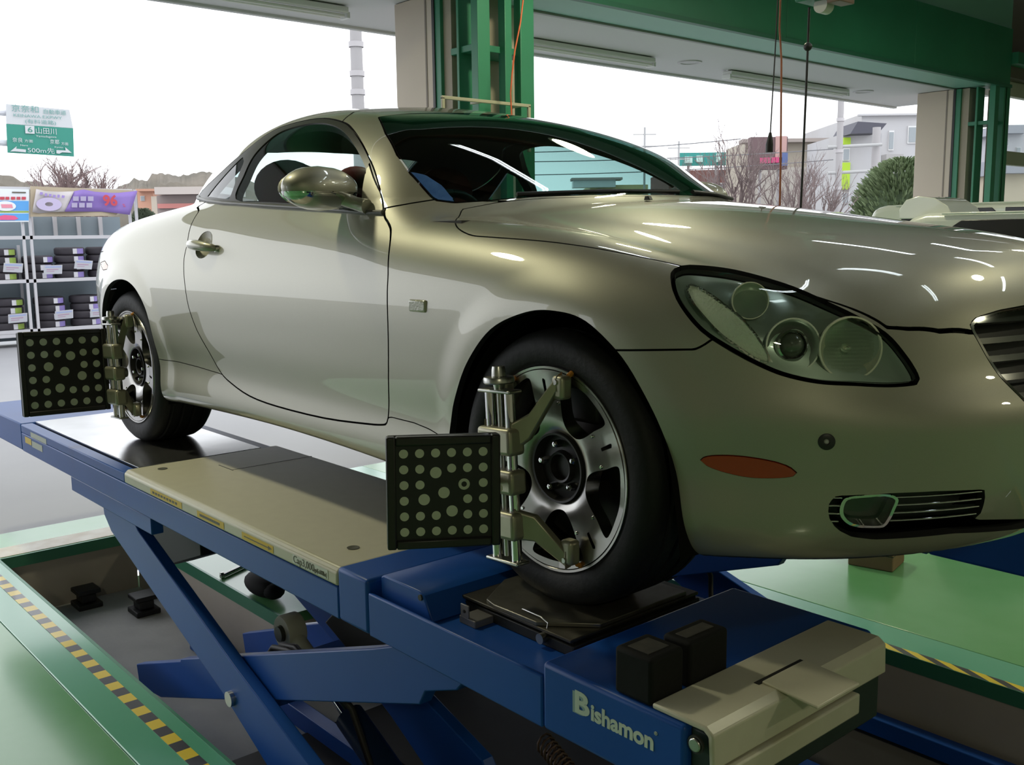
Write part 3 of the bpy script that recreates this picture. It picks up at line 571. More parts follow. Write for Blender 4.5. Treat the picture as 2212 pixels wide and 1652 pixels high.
# ------------------------------------------------------------------ the car on the lift
OUT={
 'ws_side':[(-1.245,-.502,1.259),(-1.057,-.602,1.185),(-.906,-.665,1.106),(-.813,-.684,1.045),(-.745,-.683,.996),(-.690,-.682,.961),(-.658,-.669,.952)],
 'ws_base':[(-.642,-.651,.953),(-.577,-.568,.959),(-.513,-.461,.969),(-.454,-.361,.972),(-.410,-.270,.973),(-.358,-.111,.973)],
 'ws_head':[(-1.245,-.502,1.259),(-1.230,-.381,1.278),(-1.173,-.212,1.286),(-1.151,-.005,1.290),(-1.168,.172,1.288)],
 'dlo_top':[(-2.413,-.638,1.037),(-2.155,-.679,1.096),(-2.010,-.670,1.152),(-1.924,-.642,1.199),(-1.881,-.606,1.237),(-1.818,-.567,1.270),(-1.680,-.544,1.284),(-1.539,-.537,1.281),(-1.365,-.567,1.250),(-1.247,-.605,1.214),(-1.108,-.660,1.156),(-.978,-.711,1.086),(-.888,-.748,1.021),(-.796,-.792,.932)],
 'dlo_bot':[(-.793,-.794,.929),(-.901,-.801,.933),(-1.174,-.800,.951),(-1.504,-.793,.970),(-1.864,-.778,.991),(-2.413,-.638,1.037)],
 'quarter':[(-2.142,-.721,1.026),(-1.918,-.670,1.166),(-1.870,-.691,1.143),(-1.845,-.770,1.004)],
 'door':[(-.793,-.794,.929),(-.754,-.809,.904),(-.708,-.830,.878),(-.668,-.862,.836),(-.638,-.890,.772),(-.629,-.900,.725),(-.624,-.906,.623),(-.641,-.897,.493),(-.671,-.880,.383),(-.684,-.879,.338),(-.707,-.880,.328),(-.795,-.879,.319),(-1.035,-.878,.304),(-1.338,-.877,.303),(-1.538,-.877,.315),(-1.682,-.876,.345),(-1.765,-.877,.379),(-1.828,-.891,.454),(-1.899,-.900,.527),(-1.945,-.905,.606),(-1.967,-.905,.683),(-1.991,-.897,.751),(-2.005,-.886,.794),(-2.008,-.871,.840),(-2.032,-.844,.902),(-2.071,-.800,.959),(-2.189,-.722,1.013)],
 'bumper_seam':[(.217,-.911,.618),(.315,-.885,.624),(.389,-.853,.628),(.404,-.846,.636),(.418,-.838,.648)],
 'hood_shut':[(-.649,-.681,.944),(-.475,-.781,.893),(-.374,-.822,.864),(-.271,-.827,.856),(-.054,-.820,.842),(.151,-.807,.817),(.305,-.778,.789)],
 'hood_front':[(.663,-.600,.656),(.688,-.567,.655),(.723,-.506,.656),(.755,-.434,.657)],
 'headlight':[(.298,-.813,.774),(.296,-.796,.784),(.306,-.777,.789),(.335,-.752,.787),(.373,-.715,.780),(.430,-.692,.766),(.500,-.670,.744),(.568,-.650,.714),(.619,-.626,.687),(.663,-.600,.656),(.697,-.583,.613),(.715,-.573,.581),(.719,-.574,.570),(.716,-.582,.564),(.686,-.626,.562),(.642,-.679,.566),(.595,-.726,.570),(.542,-.767,.584),(.495,-.798,.607),(.445,-.825,.637),(.400,-.843,.668),(.357,-.846,.708),(.325,-.837,.742)],
 'hl_turn':[(.341,-.816,.754),(.349,-.807,.757),(.382,-.804,.743),(.424,-.801,.718),(.456,-.796,.696),(.486,-.791,.665),(.508,-.785,.634),(.517,-.782,.613),(.512,-.787,.609),(.493,-.799,.618),(.464,-.814,.640),(.431,-.827,.666),(.397,-.832,.698),(.364,-.829,.729)],
 'hl_lens_a':[(.381,-.762,.767),(.388,-.743,.770),(.417,-.746,.758),(.445,-.745,.745),(.476,-.736,.731),(.497,-.738,.716),(.507,-.744,.703),(.510,-.753,.692),(.498,-.763,.694),(.476,-.770,.707),(.440,-.776,.729),(.407,-.779,.747)],
 'hl_lens_b':[(.505,-.764,.685),(.521,-.741,.692),(.550,-.723,.678),(.572,-.719,.652),(.585,-.722,.621),(.587,-.727,.598),(.576,-.739,.588),(.555,-.756,.594),(.536,-.768,.614),(.518,-.781,.618),(.510,-.781,.643),(.504,-.774,.670)],
 'hl_lens_c':[(.566,-.691,.689),(.580,-.668,.692),(.607,-.648,.681),(.639,-.628,.661),(.664,-.614,.636),(.683,-.606,.609),(.690,-.608,.589),(.684,-.622,.579),(.663,-.650,.577),(.639,-.675,.587),(.612,-.698,.607),(.590,-.710,.634),(.575,-.709,.660)],
 'grille':[(.749,-.431,.673),(.752,-.412,.682),(.768,-.340,.692),(.783,-.262,.696),(.755,-.431,.659),(.779,-.410,.615),(.802,-.388,.567),(.832,-.358,.517)],
 'marker':[(.400,-.845,.399),(.414,-.840,.411),(.447,-.822,.416),(.491,-.798,.415),(.534,-.772,.408),(.563,-.750,.395),(.566,-.747,.388),(.557,-.752,.379),(.518,-.776,.373),(.477,-.799,.373),(.436,-.824,.382),(.410,-.840,.393)],
 'hook':[(.613,-.722,.454),(.604,-.730,.454),(.614,-.723,.468),(.623,-.714,.454)],
 'intake':[(.617,-.699,.330),(.623,-.694,.339),(.700,-.612,.345),(.750,-.539,.345),(.798,-.440,.340),(.797,-.432,.319),(.793,-.431,.302),(.788,-.431,.280),(.767,-.480,.280),(.818,-.282,.249),(.811,-.261,.228),(.759,-.474,.251),(.703,-.576,.250),(.668,-.625,.250),(.640,-.661,.256),(.624,-.685,.273),(.617,-.697,.302)],
 'fog':[(.629,-.687,.313),(.633,-.685,.334),(.642,-.677,.342),(.667,-.651,.345),(.693,-.620,.345),(.703,-.606,.335),(.699,-.608,.315),(.691,-.611,.290),(.682,-.619,.275),(.660,-.646,.275),(.641,-.670,.280),(.631,-.683,.295)],
 'bars':[(.703,-.607,.336),(.798,-.439,.337),(.702,-.604,.319),(.797,-.434,.321),(.702,-.601,.303),(.794,-.432,.304),(.693,-.608,.287),(.788,-.433,.285)],
 'repeater':[(-.516,-.906,.691),(-.508,-.905,.695),(-.451,-.906,.695),(-.442,-.907,.690),(-.441,-.908,.670),(-.454,-.908,.663),(-.507,-.907,.664),(-.515,-.907,.669)],
 'handle':[(-1.984,-.875,.828),(-1.977,-.864,.859),(-1.880,-.861,.862),(-1.761,-.868,.837),(-1.747,-.876,.812),(-1.848,-.878,.812)],
 'hrecess':[(-1.913,-.865,.854),(-1.898,-.852,.884),(-1.851,-.851,.883),(-1.806,-.863,.853),(-1.797,-.881,.800),(-1.854,-.884,.793),(-1.910,-.879,.811)],
 'apillar_seam':[(-.804,-.786,.941),(-.749,-.758,.949),(-.695,-.681,.964)],
 'roof_seam':[(-1.374,-.562,1.253),(-1.417,-.506,1.283),(-1.484,-.428,1.311)],
 'rocker_r':[(-2.286,-.897,.383),(-2.127,-.884,.385),(-1.957,-.881,.381),(-1.760,-.877,.372)],
 'rocker_f':[(-.670,-.878,.356),(-.550,-.880,.355),(-.479,-.881,.348),(-.428,-.884,.337)],
 'arch_f':[(-.428,-.884,.337),(-.383,-.891,.358),(-.360,-.896,.399),(-.323,-.908,.465),(-.262,-.917,.554),(-.165,-.922,.640),(-.049,-.921,.684),(.043,-.921,.694),(.142,-.919,.679),(.228,-.910,.620),(.281,-.897,.551),(.329,-.878,.457),(.362,-.856,.312)],
 'arch_r':[(-3.128,-.846,.493),(-2.976,-.884,.588),(-2.704,-.921,.677),(-2.560,-.923,.694),(-2.434,-.923,.669),(-2.312,-.919,.580),(-2.301,-.898,.393),(-2.278,-.898,.244),(-2.245,-.882,.170)],
 'crease':[(-.150,-.771,.872),(.060,-.653,.849),(.371,-.678,.784),(.531,-.665,.731),(.642,-.625,.660)],
 'tape':[(-.815,-.683,1.047),(-.790,-.665,1.041),(-.732,-.655,1.006),(-.642,-.648,.955),(-.691,-.682,.962),(-.744,-.682,.996)],  # outline of the blue strip
 'tail':[(-3.068,-.813,.881),(-3.045,-.796,.885),(-2.961,-.833,.857),(-2.944,-.851,.833),(-2.955,-.857,.814)],
 'reflector':[(-2.962,-.870,.764),(-2.879,-.883,.768),(-2.815,-.896,.745),(-2.811,-.900,.730),(-2.884,-.890,.730)],
 'sail':[(-.980,-.715,1.082),(-.798,-.791,.933),(-.900,-.800,.934)],
 'hood_side2':[(.305,-.778,.789)],
}
o2=lambda k,i,j:[(q[i],q[j]) for q in OUT[k]]
oxz=lambda k:o2(k,0,2); oxy=lambda k:o2(k,0,1); oyz=lambda k:o2(k,1,2)
odg=lambda k:[((q[0]+q[1])*.7071,q[2]) for q in OUT[k]]
PAINT=mat('champagne_silver_paint',(.40,.385,.31),.46,.5,1,.018,noise=(900,.2,(.44,.42,.345),1))
BLACKR=mat('black_seal_gap_shade',(.012,.012,.013),.6)  # folded edges: seals at the glass, gap shade as colour between panels
BLACKP=mat('black_plastic_trim',(.02,.02,.022),.42)
CHROME=mat('chrome',(.82,.82,.83),.06,1)
DULLMETAL=mat('dull_machined_metal',(.50,.50,.47),.34,1)
INTERIOR=mat('dark_cabin_lining',(.035,.032,.032),.7)
WSGLASS=glass('windscreen_glass',(.26,.40,.39)); SIDEGLASS=glass('side_glass',(.80,.90,.88)); CLEARLENS=glass('headlight_lens',(.94,.99,.96),1.55)
car=tag(empty('car'),'champagne silver coupe standing on the blue wheel-alignment lift','car')
P0,Q0,N0=surface_net(F_car,(-3.75,-1.02,.1),(1.0,.05,1.5),.0155)
T0=np.concatenate([Q0[:,[0,1,2]],Q0[:,[0,2,3]]])
body=(P0,N0,T0); body=cut(body,body[0][:,1]-1e-9)
body[0][abs(body[0][:,1])<1e-6,1]=0; _m=body[0][:,1]==0; body[1][_m,1]=0
under,body=cut(body,body[0][:,2]-(ZB(body[0][:,0])+.010)),cut(body,-(body[0][:,2]-(ZB(body[0][:,0])+.010)))
ARCHF=smooth_curve([(-.385,.05),(-.384,.19),(-.38,.33),(-.36,.399),(-.323,.465),(-.262,.554),(-.165,.64),(-.049,.684),(.043,.694),(.142,.679),(.228,.62),(.281,.551),(.329,.457),(.362,.312),(.378,.19),(.385,.05)],5,False)
ARCHR=smooth_curve([(-2.99,.02),(-2.985,.33),(-2.965,.43),(-2.90,.545),(-2.80,.635),(-2.704,.68),(-2.6,.697),(-2.5,.69),(-2.41,.655),(-2.335,.585),(-2.303,.49),(-2.29,.39),(-2.275,.24),(-2.27,.02)],5,False)
for ar in (ARCHF,ARCHR):
    body=cut(body,-field(body,XZ,ar)); under=cut(under,-np.maximum(field(under,XZ,ar),under[0][:,1]+.55))
# upper glass first
hd=[q for q in OUT['ws_head'] if q[1]<-.004]; ws=[(q[0],q[1]) for q in OUT['ws_side']]
WS=ws[:-1]+[(-.642,-.651)]+[(q[0],q[1]) for q in OUT['ws_base'][1:]]+[(-.345,.1),(-1.15,.1)]+[(q[0],q[1]) for q in hd[::-1]][:-1]
wsm,body=split(body,field(body,XY,WS),.003)
RW=[(-2.38,.1),(-2.36,-.3),(-2.33,-.44),(-2.5,-.47),(-2.85,-.5),(-2.93,-.3),(-2.95,.1)]
rwm,body=split(body,np.maximum(field(body,XY,RW),.9-body[0][:,2]),.003)
DLO=list(smooth_curve(oxz('dlo_top'),4,False))+oxz('dlo_bot')[1:-1]
dlo,body=split(body,field(body,XZ,DLO),.002)
hl,body=split(body,np.maximum(field(body,DG,smooth_curve(odg('headlight'),4)),.1-body[0][:,0]),.0045)
GR=[(-.426,.672),(-.405,.683),(-.336,.694),(-.26,.699),(-.1,.703),(.1,.703),(.1,.44),(-.25,.44),(-.325,.47),(-.358,.517),(-.388,.567),(-.409,.615),(-.426,.657)]
grm,body=split(body,np.maximum(field(body,YZ,GR),.4-body[0][:,0]),.002)
IN=[(-.702,.33),(-.694,.341),(-.612,.346),(-.539,.346),(-.44,.341),(-.432,.32),(-.431,.30),(-.431,.281),(-.455,.2765),(-.36,.264),(-.282,.252),(.1,.25),(.1,.222),(-.261,.228),(-.474,.250),(-.576,.249),(-.625,.249),(-.661,.256),(-.687,.273),(-.702,.30)]
inm,body=split(body,np.maximum(field(body,YZ,IN),.4-body[0][:,0]),.0015)
mkm,body=split(body,np.maximum(field(body,DG,smooth_curve(odg('marker'),4)),.2-body[0][:,0]),.0008)
HD=[(-.60,-.66),(-.475,-.781),(-.374,-.822),(-.271,-.827),(-.054,-.82),(.151,-.807),(.305,-.778)]
HD=list(smooth_curve(HD,5,False))+[(.36,-.75),(.45,-.70),(.56,-.645),(.64,-.60)]+[(.658,-.59),(.683,-.557),(.72,-.498),(.752,-.428),(.765,-.35),(.785,-.26),(.80,-.1),(.80,.1),(-.325,.1),(-.338,-.11),(-.392,-.27),(-.435,-.361),(-.495,-.461),(-.558,-.568)]
_hs=np.maximum(field(body,XY,HD),.62-body[0][:,2])
hood,body=split(body,_hs,.0018)
tail,body=split(body,np.maximum(field(body,XZ,[(-3.3,.80),(-3.3,.93),(-3.06,.905),(-2.95,.86),(-2.935,.835),(-2.96,.81)]),body[0][:,0]+2.8),.002)
refl_,body=split(body,np.maximum(field(body,XZ,[(-2.97,.760),(-2.87,.770),(-2.80,.75),(-2.80,.735),(-2.88,.729)]),body[0][:,1]+.8),.0015)
ROOFP=[(-.2,.93),(-.69,.966),(-.75,.950),(-.804,.941),(-.87,.965),(-1.5,1.02),(-2.2,1.06),(-2.36,1.036),(-2.7,1.02),(-3.6,1.0),(-3.6,1.7),(0,1.7)]
top,body=split(body,field(body,XZ,ROOFP),.0025)
apil,roof=split(top,field(top,XZ,[(-1.374,1.253),(-1.417,1.283),(-1.45,1.299),(-1.33,1.36),(-.2,1.5),(-.2,.8),(-1.2,.9)]),.002)
DOOR=oxz('door')[:-2]+[(-2.06,.965),(-2.10,1.0)]+[(-1.5,1.1),(-.9,1.05)]
door,body=split(body,field(body,XZ,smooth_curve(DOOR,3)),.0028)
ROCK=oxz('rocker_r')+[(-1.70,.352),(-1.538,.3165),(-1.338,.3045),(-1.035,.3055),(-.795,.3205),(-.70,.331)]+oxz('rocker_f')+[(-.36,.30),(-.36,0),(-2.4,0),(-2.4,.385)]
rock,body=split(body,field(body,XZ,ROCK),.0015)
BUMP=[(.15,0),(.15,.615),(.217,.618),(.315,.624),(.389,.628),(.404,.636),(.418,.648),(.5,.70),(.5,1.1),(1.2,1.1),(1.2,0)]
bump,body=split(body,field(body,XZ,BUMP),.0022)
fender,rear=split(body,body[0][:,0]*-1-1.2,.0005)
rbump,quarter=split(rear,field(rear,XZ,[(-2.9,0),(-2.97,.55),(-3.1,.62),(-3.9,.62),(-3.9,0)]),.0025)
fender=cut(fender,-(fender[0][:,2]-1.2)-10) if False else fender
# door handle dish hole
HR=smooth_curve([(-1.925,.852),(-1.905,.880),(-1.862,.888),(-1.82,.875),(-1.80,.845),(-1.803,.81),(-1.84,.792),(-1.885,.792),(-1.92,.815)],3)
dish,door=split(door,field(door,XZ,HR),.0003)
def bothsides(name,mesh,m,**kw): return shell(name,mesh,m,car,**kw),shell(name,mirror(mesh),m,car,**kw)
def whole(name,mesh,m,**kw): return shell(name,join(mesh,mirror(mesh)),m,car,**kw)
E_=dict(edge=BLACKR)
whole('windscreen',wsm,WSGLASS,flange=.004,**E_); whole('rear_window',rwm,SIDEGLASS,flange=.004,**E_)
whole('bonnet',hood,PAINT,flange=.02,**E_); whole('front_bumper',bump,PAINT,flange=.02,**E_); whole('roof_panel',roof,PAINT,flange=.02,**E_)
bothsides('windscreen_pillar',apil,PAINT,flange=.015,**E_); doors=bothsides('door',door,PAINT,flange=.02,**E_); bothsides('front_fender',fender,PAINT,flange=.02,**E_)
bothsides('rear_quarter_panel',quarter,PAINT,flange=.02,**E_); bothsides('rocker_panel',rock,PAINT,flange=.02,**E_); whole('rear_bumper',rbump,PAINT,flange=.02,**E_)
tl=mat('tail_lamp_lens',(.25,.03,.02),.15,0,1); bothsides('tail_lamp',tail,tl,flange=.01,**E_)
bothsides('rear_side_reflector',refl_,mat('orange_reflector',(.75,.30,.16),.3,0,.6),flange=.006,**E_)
whole('underbody',under,BLACKP,flange=0)
# cabin lining: the inside of roof and pillars
whole('headliner',offset(roof,-.028),INTERIOR,flange=0); bothsides('pillar_lining',offset(apil,-.022),INTERIOR,flange=0)
# side glazing: black frame, door glass, quarter glass
frm=field(dlo,XZ,DLO)
QG=oxz('quarter'); DG_IN=-frm
sailm,dl=split(dlo,field(dlo,XZ,[(-.985,1.085),(-.76,.92),(-.9,.925)]),.0015)
phiq=field(dl,XZ,QG); qglass,dl2=cut(dl,phiq),cut(dl,-phiq)
DGL=[(-1.83,1.003),(-1.80,1.13),(-1.76,1.175),(-1.70,1.215),(-1.62,1.240),(-1.53,1.248),(-1.42,1.238),(-1.33,1.213),(-1.24,1.175),(-1.12,1.105),(-1.03,1.045),(-.935,.955),(-1.0,.953),(-1.3,.972),(-1.6,.990)]
DGL=smooth_curve([(-1.785,1.002),(-1.808,1.09),(-1.812,1.155),(-1.79,1.205),(-1.75,1.246),(-1.65,1.262),(-1.53,1.262),(-1.40,1.242),(-1.27,1.205),(-1.13,1.148),(-1.0,1.078),(-.925,1.015),(-.85,.945),(-.95,.948),(-1.174,.963),(-1.504,.982)],4)
phig=field(dl2,XZ,DGL); dgl,frame=cut(dl2,phig),cut(dl2,-phig)
bothsides('quarter_window',offset(qglass,-.002),mat('quarter_glass_film',(.72,.80,.86),.12,0,1) if False else glass('quarter_glass',(.70,.80,.86)),flange=0)
bothsides('side_window',offset(dgl,-.003),SIDEGLASS,flange=0)
bothsides('window_frame',frame,mat('window_rubber_frame',(.03,.027,.025),.38),flange=.032); bothsides('mirror_sail_panel',offset(sailm,.004),PAINT,flange=.012)
# belt moulding strip
mb=MB(); bl=[np.array(q) for q in OUT['dlo_bot'][:-1]]+[np.array((-2.05,-.755,1.005)),np.array((-2.25,-.705,1.022)),np.array((-2.38,-.648,1.034))]
mb.tube([q+[0,-.004,0] for q in bl],.0075,8); b1=mb.build('belt_moulding',mat('grey_satin_moulding',(.10,.095,.09),.35),car,smooth=60)
mb=MB(); mb.tube([q*[1,-1,1]+[0,.004,0] for q in bl],.0075,8); mb.build('belt_moulding',MATS['grey_satin_moulding'],car,smooth=60)
# bulkhead and wheel-house liners
for sx,ar in ((0.0,ARCHF),(-2.63,ARCHR)):
    for sg in (-1,1):
        ar_=ar[ar[:,1]>.185]; mb=MB(); n=len(ar_); vs=[(q[0],sg*.875,q[1]) for q in ar_]+[(q[0],sg*.50,q[1]) for q in ar_]
        mb.add(vs,[(i,i+1,n+i+1,n+i) for i in range(n-1)]+[tuple(range(n,2*n))]); mb.build('wheel_arch_liner',mat('matt_black_liner',(.006,.006,.006),.9,spec=.1),car)
mb=MB(); mb.box((-2.65,-.74,.24),(-.5,.74,.30)); mb.box((-2.65,-.78,.25),(-.45,-.74,.90)); mb.box((-2.65,.74,.25),(-.45,.78,.90)); mb.box((-.52,-.7,.25),(-.44,.7,.9)); mb.box((-2.7,-.62,.25),(-2.4,.62,.95)); mb.box((.45,-.6,.22),(.5,.6,.6))
mb.build('cabin_tub',INTERIOR,car)

# dashboard, steering wheel, seats
mb=MB(); mb.prism([(-.52,.55),(-.52,.925),(-.66,.935),(-.82,.92),(-.96,.875),(-1.0,.82),(-.98,.6)],-.60,.60,'y'); mb.build('dashboard',mat('dashboard_vinyl',(.03,.03,.032),.62),car,bevel=.02,seg=3)
mb=MB(); M=Matrix.Translation((-1.10,-.36,.83))@Matrix.Rotation(math.radians(-68),4,'Y')
mb.tube([M@Vector((.185*math.cos(a),.185*math.sin(a),0)) for a in np.linspace(0,2*math.pi,41)],.014,8,False)
for a in (0,2.4,-2.4): mb.tube([M@Vector((.03*math.cos(a),.03*math.sin(a),-.02)),M@Vector((.18*math.cos(a),.18*math.sin(a),0))],.012,6)
mb.ellipsoid((0,0,-.02),(.065,.065,.03),16,8,M); mb.build('steering_wheel',mat('steering_leather',(.03,.03,.03),.4),car,smooth=60)
LEATHER=mat('dark_red_leather',(.17,.022,.026),.5)
for y0 in (-.40,.40):
    st=empty('front_seat',(-1.68,y0,.36),car)
    mb=MB(); mb.prism([(.25,0),(.27,.16),(.22,.20),(-.2,.14),(-.28,.1),(-.25,0)],-.25,.25,'y'); mb.build('seat_cushion',LEATHER,st,bevel=.04,seg=3)
    mb=MB(); mb.prism([(-.16,.1),(-.10,.16),(-.22,.42),(-.33,.60),(-.40,.60),(-.42,.5),(-.30,.12)],-.25,.25,'y'); mb.build('seat_back',LEATHER,st,bevel=.05,seg=3)
    mb=MB(); mb.ellipsoid((-.385,0,.70),(.055,.155,.115),24,14); mb.build('headrest',LEATHER,st,smooth=80)
mb=MB(); mb.prism([(-2.36,.3),(-2.30,.9),(-2.34,.98),(-2.40,1.01),(-2.47,1.0),(-2.52,.94),(-2.5,.3)],-.50,.50,'y'); mb.build('rear_seat',LEATHER,car,bevel=.04,seg=3)
for y0 in (-.15,.15):
    mb=MB(); mb.ellipsoid((-2.42,y0,1.09),(.05,.13,.10),20,12); mb.build('rear_headrest',LEATHER,car,smooth=80)
mb=MB(); mb.tube([(-1.62,-.62,.93),(-1.70,-.60,.95),(-1.74,-.56,.98)],.018,8); mb.build('seat_belt_guide',mat('orange_belt_tab',(.85,.13,.03),.5),car,smooth=60)
# rear-view mirror
stk=cut(wsm,field(wsm,XY,[(-1.075,-.045),(-1.035,-.045),(-1.035,.045),(-1.075,.045)])); shell('inspection_sticker',join(offset(stk,-.002),mirror(offset(stk,-.002))),mat('pale_sticker',(.55,.62,.58),.5),car,flange=0)
# thin blue strip along the foot of the windscreen
tp=np.array([(-.815,-.683,1.047),(-.775,-.655,1.036),(-.715,-.640,.998),(-.645,-.645,.956),(-.660,-.672,.953),(-.691,-.682,.962),(-.744,-.682,.996)])
tpm=cut(wsm,field(wsm,XY,[(q[0],q[1]) for q in tp])) 
shell('blue_strip',offset(tpm,.003),mat('blue_strip',(.05,.14,.42),.25,0,.6,noise=(30,.3,(.10,.22,.55))),car,flange=.002)
# wipers
for a,b,c in (((-.545,-.50,.976),(-.44,-.25,.985),(-.375,.02,.987)),((-.37,.08,.987),(-.42,.26,.985),(-.53,.50,.977))):
    mb=MB(); mb.tube([a,b,c],.007,6); mb.build('wiper',BLACKP,car,smooth=60)
mb=MB(); mb.prism([(0,0),(.022,.0),(.016,.012),(.004,.012)],-.008,.008,'y',Matrix.Translation((-.30,-.22,.955))); mb.build('washer_nozzle',BLACKP,car,bevel=.002)
# ---- headlights
HOUS=mat('headlight_reflector_housing',(.50,.60,.54),.30,.45,.6); BOWL=mat('headlight_bowl',(.92,.94,.90),.16,.75)
TURN=mat('fluted_turn_lens',(.95,.98,.84),.25,.0,1,.1,bump=(160,.6)); RIB=mat('ribbed_lens',(.42,.42,.36),.12,.6,1,.02,bump=(120,.4))
HLP=smooth_curve(odg('headlight'),4); hf_=surface_net(F_car,(.24,-.90,.53),(.78,-.52,.83),.0065); hf_=(hf_[0],hf_[2],np.concatenate([hf_[1][:,[0,1,2]],hf_[1][:,[0,2,3]]])); hl=cut(hf_,np.maximum(field(hf_,DG,HLP),.1-hf_[0][:,0])+.0045)
hlphi=field(hl,DG,HLP)
turn=cut(hl,field(hl,DG,smooth_curve(odg('hl_turn'),4)))
tphi=field(hl,DG,smooth_curve(odg('hl_turn'),4)); trim_=cut(hl,np.maximum(tphi-.0045,-tphi+.0002))
hback=(hl[0]+hl[1]*(-.010-.050*np.clip(-hlphi/.05,0,1))[:,None],hl[1],hl[2])
def bowl(c,d,r,dep,parent,sg,name='lamp_bowl',ball=.6,m=BOWL):
    c=np.array(c,float); d=np.array(d,float); d/=np.linalg.norm(d)
    if sg>0: c=c*[1,-1,1]; d=d*[1,-1,1]
    M=Matrix.Translation(Vector(c))@Vector(d).to_track_quat('Z','Y').to_matrix().to_4x4()
    mb=MB(); pr=[(r*1.06,.002),(r*1.06,.008),(r,.008)]+[(r*math.cos(t),-dep*math.sin(t)) for t in np.linspace(.05,1.45,10)]
    mb.lathe(pr,36,M); o=mb.build(name,m,parent,smooth=50)
    return M
for sg in (-1,1):
    h=empty('headlight',(0,0,0),car); mm=(lambda q:q) if sg<0 else mirror
    shell('lamp_housing',mm(hback),HOUS,h,flange=0); shell('turn_signal_lens',mm(offset(turn,-.012)),TURN,h,flange=.012); shell('turn_signal_rim',mm(offset(trim_,-.008)),CHROME,h,flange=.014)
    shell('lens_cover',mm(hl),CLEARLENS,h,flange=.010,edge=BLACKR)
    F3=(.75,-.62,.05)
    M=bowl((.435,-.735,.722),F3,.036,.03,h,sg,m=mat('smoked_bowl',(.75,.78,.68),.2,.45))
    M=bowl((.527,-.718,.636),F3,.052,.045,h,sg)
    mb=MB(); mb.ellipsoid((0,0,-.006),(.026,.026,.022),20,12,M); mb.build('projector_lens',mat('projector_glass',(.10,.11,.09),.02,.0,1),h,smooth=80)
    mb=MB(); mb.lathe([(.030,-.018),(.031,.004),(.027,.006),(.026,-.01)],28,M); mb.build('projector_ring',CHROME,h,smooth=50)
    M=bowl((.607,-.640,.630),F3,.060,.045,h,sg,m=mat('main_beam_bowl',(.92,.90,.78),.25,.35))
    mb=MB()
    for k in range(12):
        zz=-.045+k*.0075; hw=math.sqrt(max(.05**2-zz**2,1e-6)); mb.tube([M@Vector((hw*s,zz,-.006+.012*(1-s*s))) for s in np.linspace(-1,1,7)],.0036,6)
    mb.build('ribbed_lens',glass('ribbed_glass',(.985,.985,.96),1.6,.03),h,smooth=60)
    mb=MB(); mb.ellipsoid((0,0,-.02),(.010,.010,.018),12,8,M); mb.build('bulb',BOWL,h,smooth=80)
# ---- grille: chrome frame, bars that follow the nose, dark back
nz=surface_net(F_car,(.55,-.74,.2),(.92,.03,.72),.0075); nz=(nz[0],nz[2],np.concatenate([nz[1][:,[0,1,2]],nz[1][:,[0,2,3]]])); nz=cut(nz,nz[0][:,1]-1e-9)
nz[0][abs(nz[0][:,1])<1e-6,1]=0
grm=cut(nz,np.maximum(field(nz,YZ,GR),.5-nz[0][:,0])); inm=cut(nz,np.maximum(field(nz,YZ,IN),.5-nz[0][:,0]))
gp=field(grm,YZ,GR)
gback=offset(grm,-.05); gr=empty('grille',(0,0,0),car)
shell('grille_back',join(gback,mirror(gback)),BLACKP,gr,flange=0)
fr_=cut(grm,-(gp+.012)); fr_=cut(fr_,fr_[0][:,2]*-1+.60+0*fr_[0][:,0]) ; fr2=cut(grm,-(gp+.006))
shell('grille_frame',join(fr2,mirror(fr2)),CHROME,gr,flange=.02)
topc=cut(grm,np.maximum(.672-grm[0][:,2]-.0*grm[0][:,1],gp+.003)); shell('grille_top_bar',join(topc,mirror(topc)),mat('dark_chrome',(.25,.26,.25),.08,1),gr,flange=.02)
for k in range(6):
    z0=.638-k*.036; zz=offset(grm,-.012); b=cut(zz,np.maximum(abs(grm[0][:,2]-z0)-.006,gp+.004))
    if len(b[2]): shell('grille_bar',join(b,mirror(b)),mat('satin_chrome_bar',(.45,.45,.45),.18,1),gr,flange=.03)
# ---- lower intake, thin bars, fog lamps
ip=field(inm,YZ,IN); ib=offset(inm,-.06); it=empty('lower_intake',(0,0,0),car)
shell('intake_back',join(ib,mirror(ib)),BLACKP,it,flange=0)
def nose_x(y,z):
    lo,hi=.2,1.0
    for _ in range(40):
        m_=(lo+hi)/2
        if F_car(np.array(m_),np.array(y),np.array(z))<0: lo=m_
        else: hi=m_
    return lo
for k in range(4):
    for sg in (1,-1):
        for ya,yb,nn in ((-.606,-.434,14),(-.700,-.684,4)):
            mb=MB(); mb.tube([(nose_x(y,.337-.0165*k)-.006,sg*y,.337-.0165*k) for y in np.linspace(ya,yb,nn)],.0022,6); mb.build('intake_bar',CHROME,it,smooth=60)
FOG=smooth_curve([(-.690,.313),(-.687,.334),(-.677,.342),(-.651,.346),(-.62,.346),(-.604,.335),(-.606,.315),(-.611,.29),(-.619,.275),(-.646,.274),(-.67,.28),(-.685,.295)],4)
fx=F_car; FG=[]
fm=surface_net(F_car,(.58,-.74,.25),(.76,-.57,.37),.0042); fm=(fm[0],fm[2],np.concatenate([fm[1][:,[0,1,2]],fm[1][:,[0,2,3]]]))
fph=field(fm,YZ,FOG); flens=cut(fm,fph+.008); fring=cut(fm,np.maximum(fph+.001,-(fph+.006)))
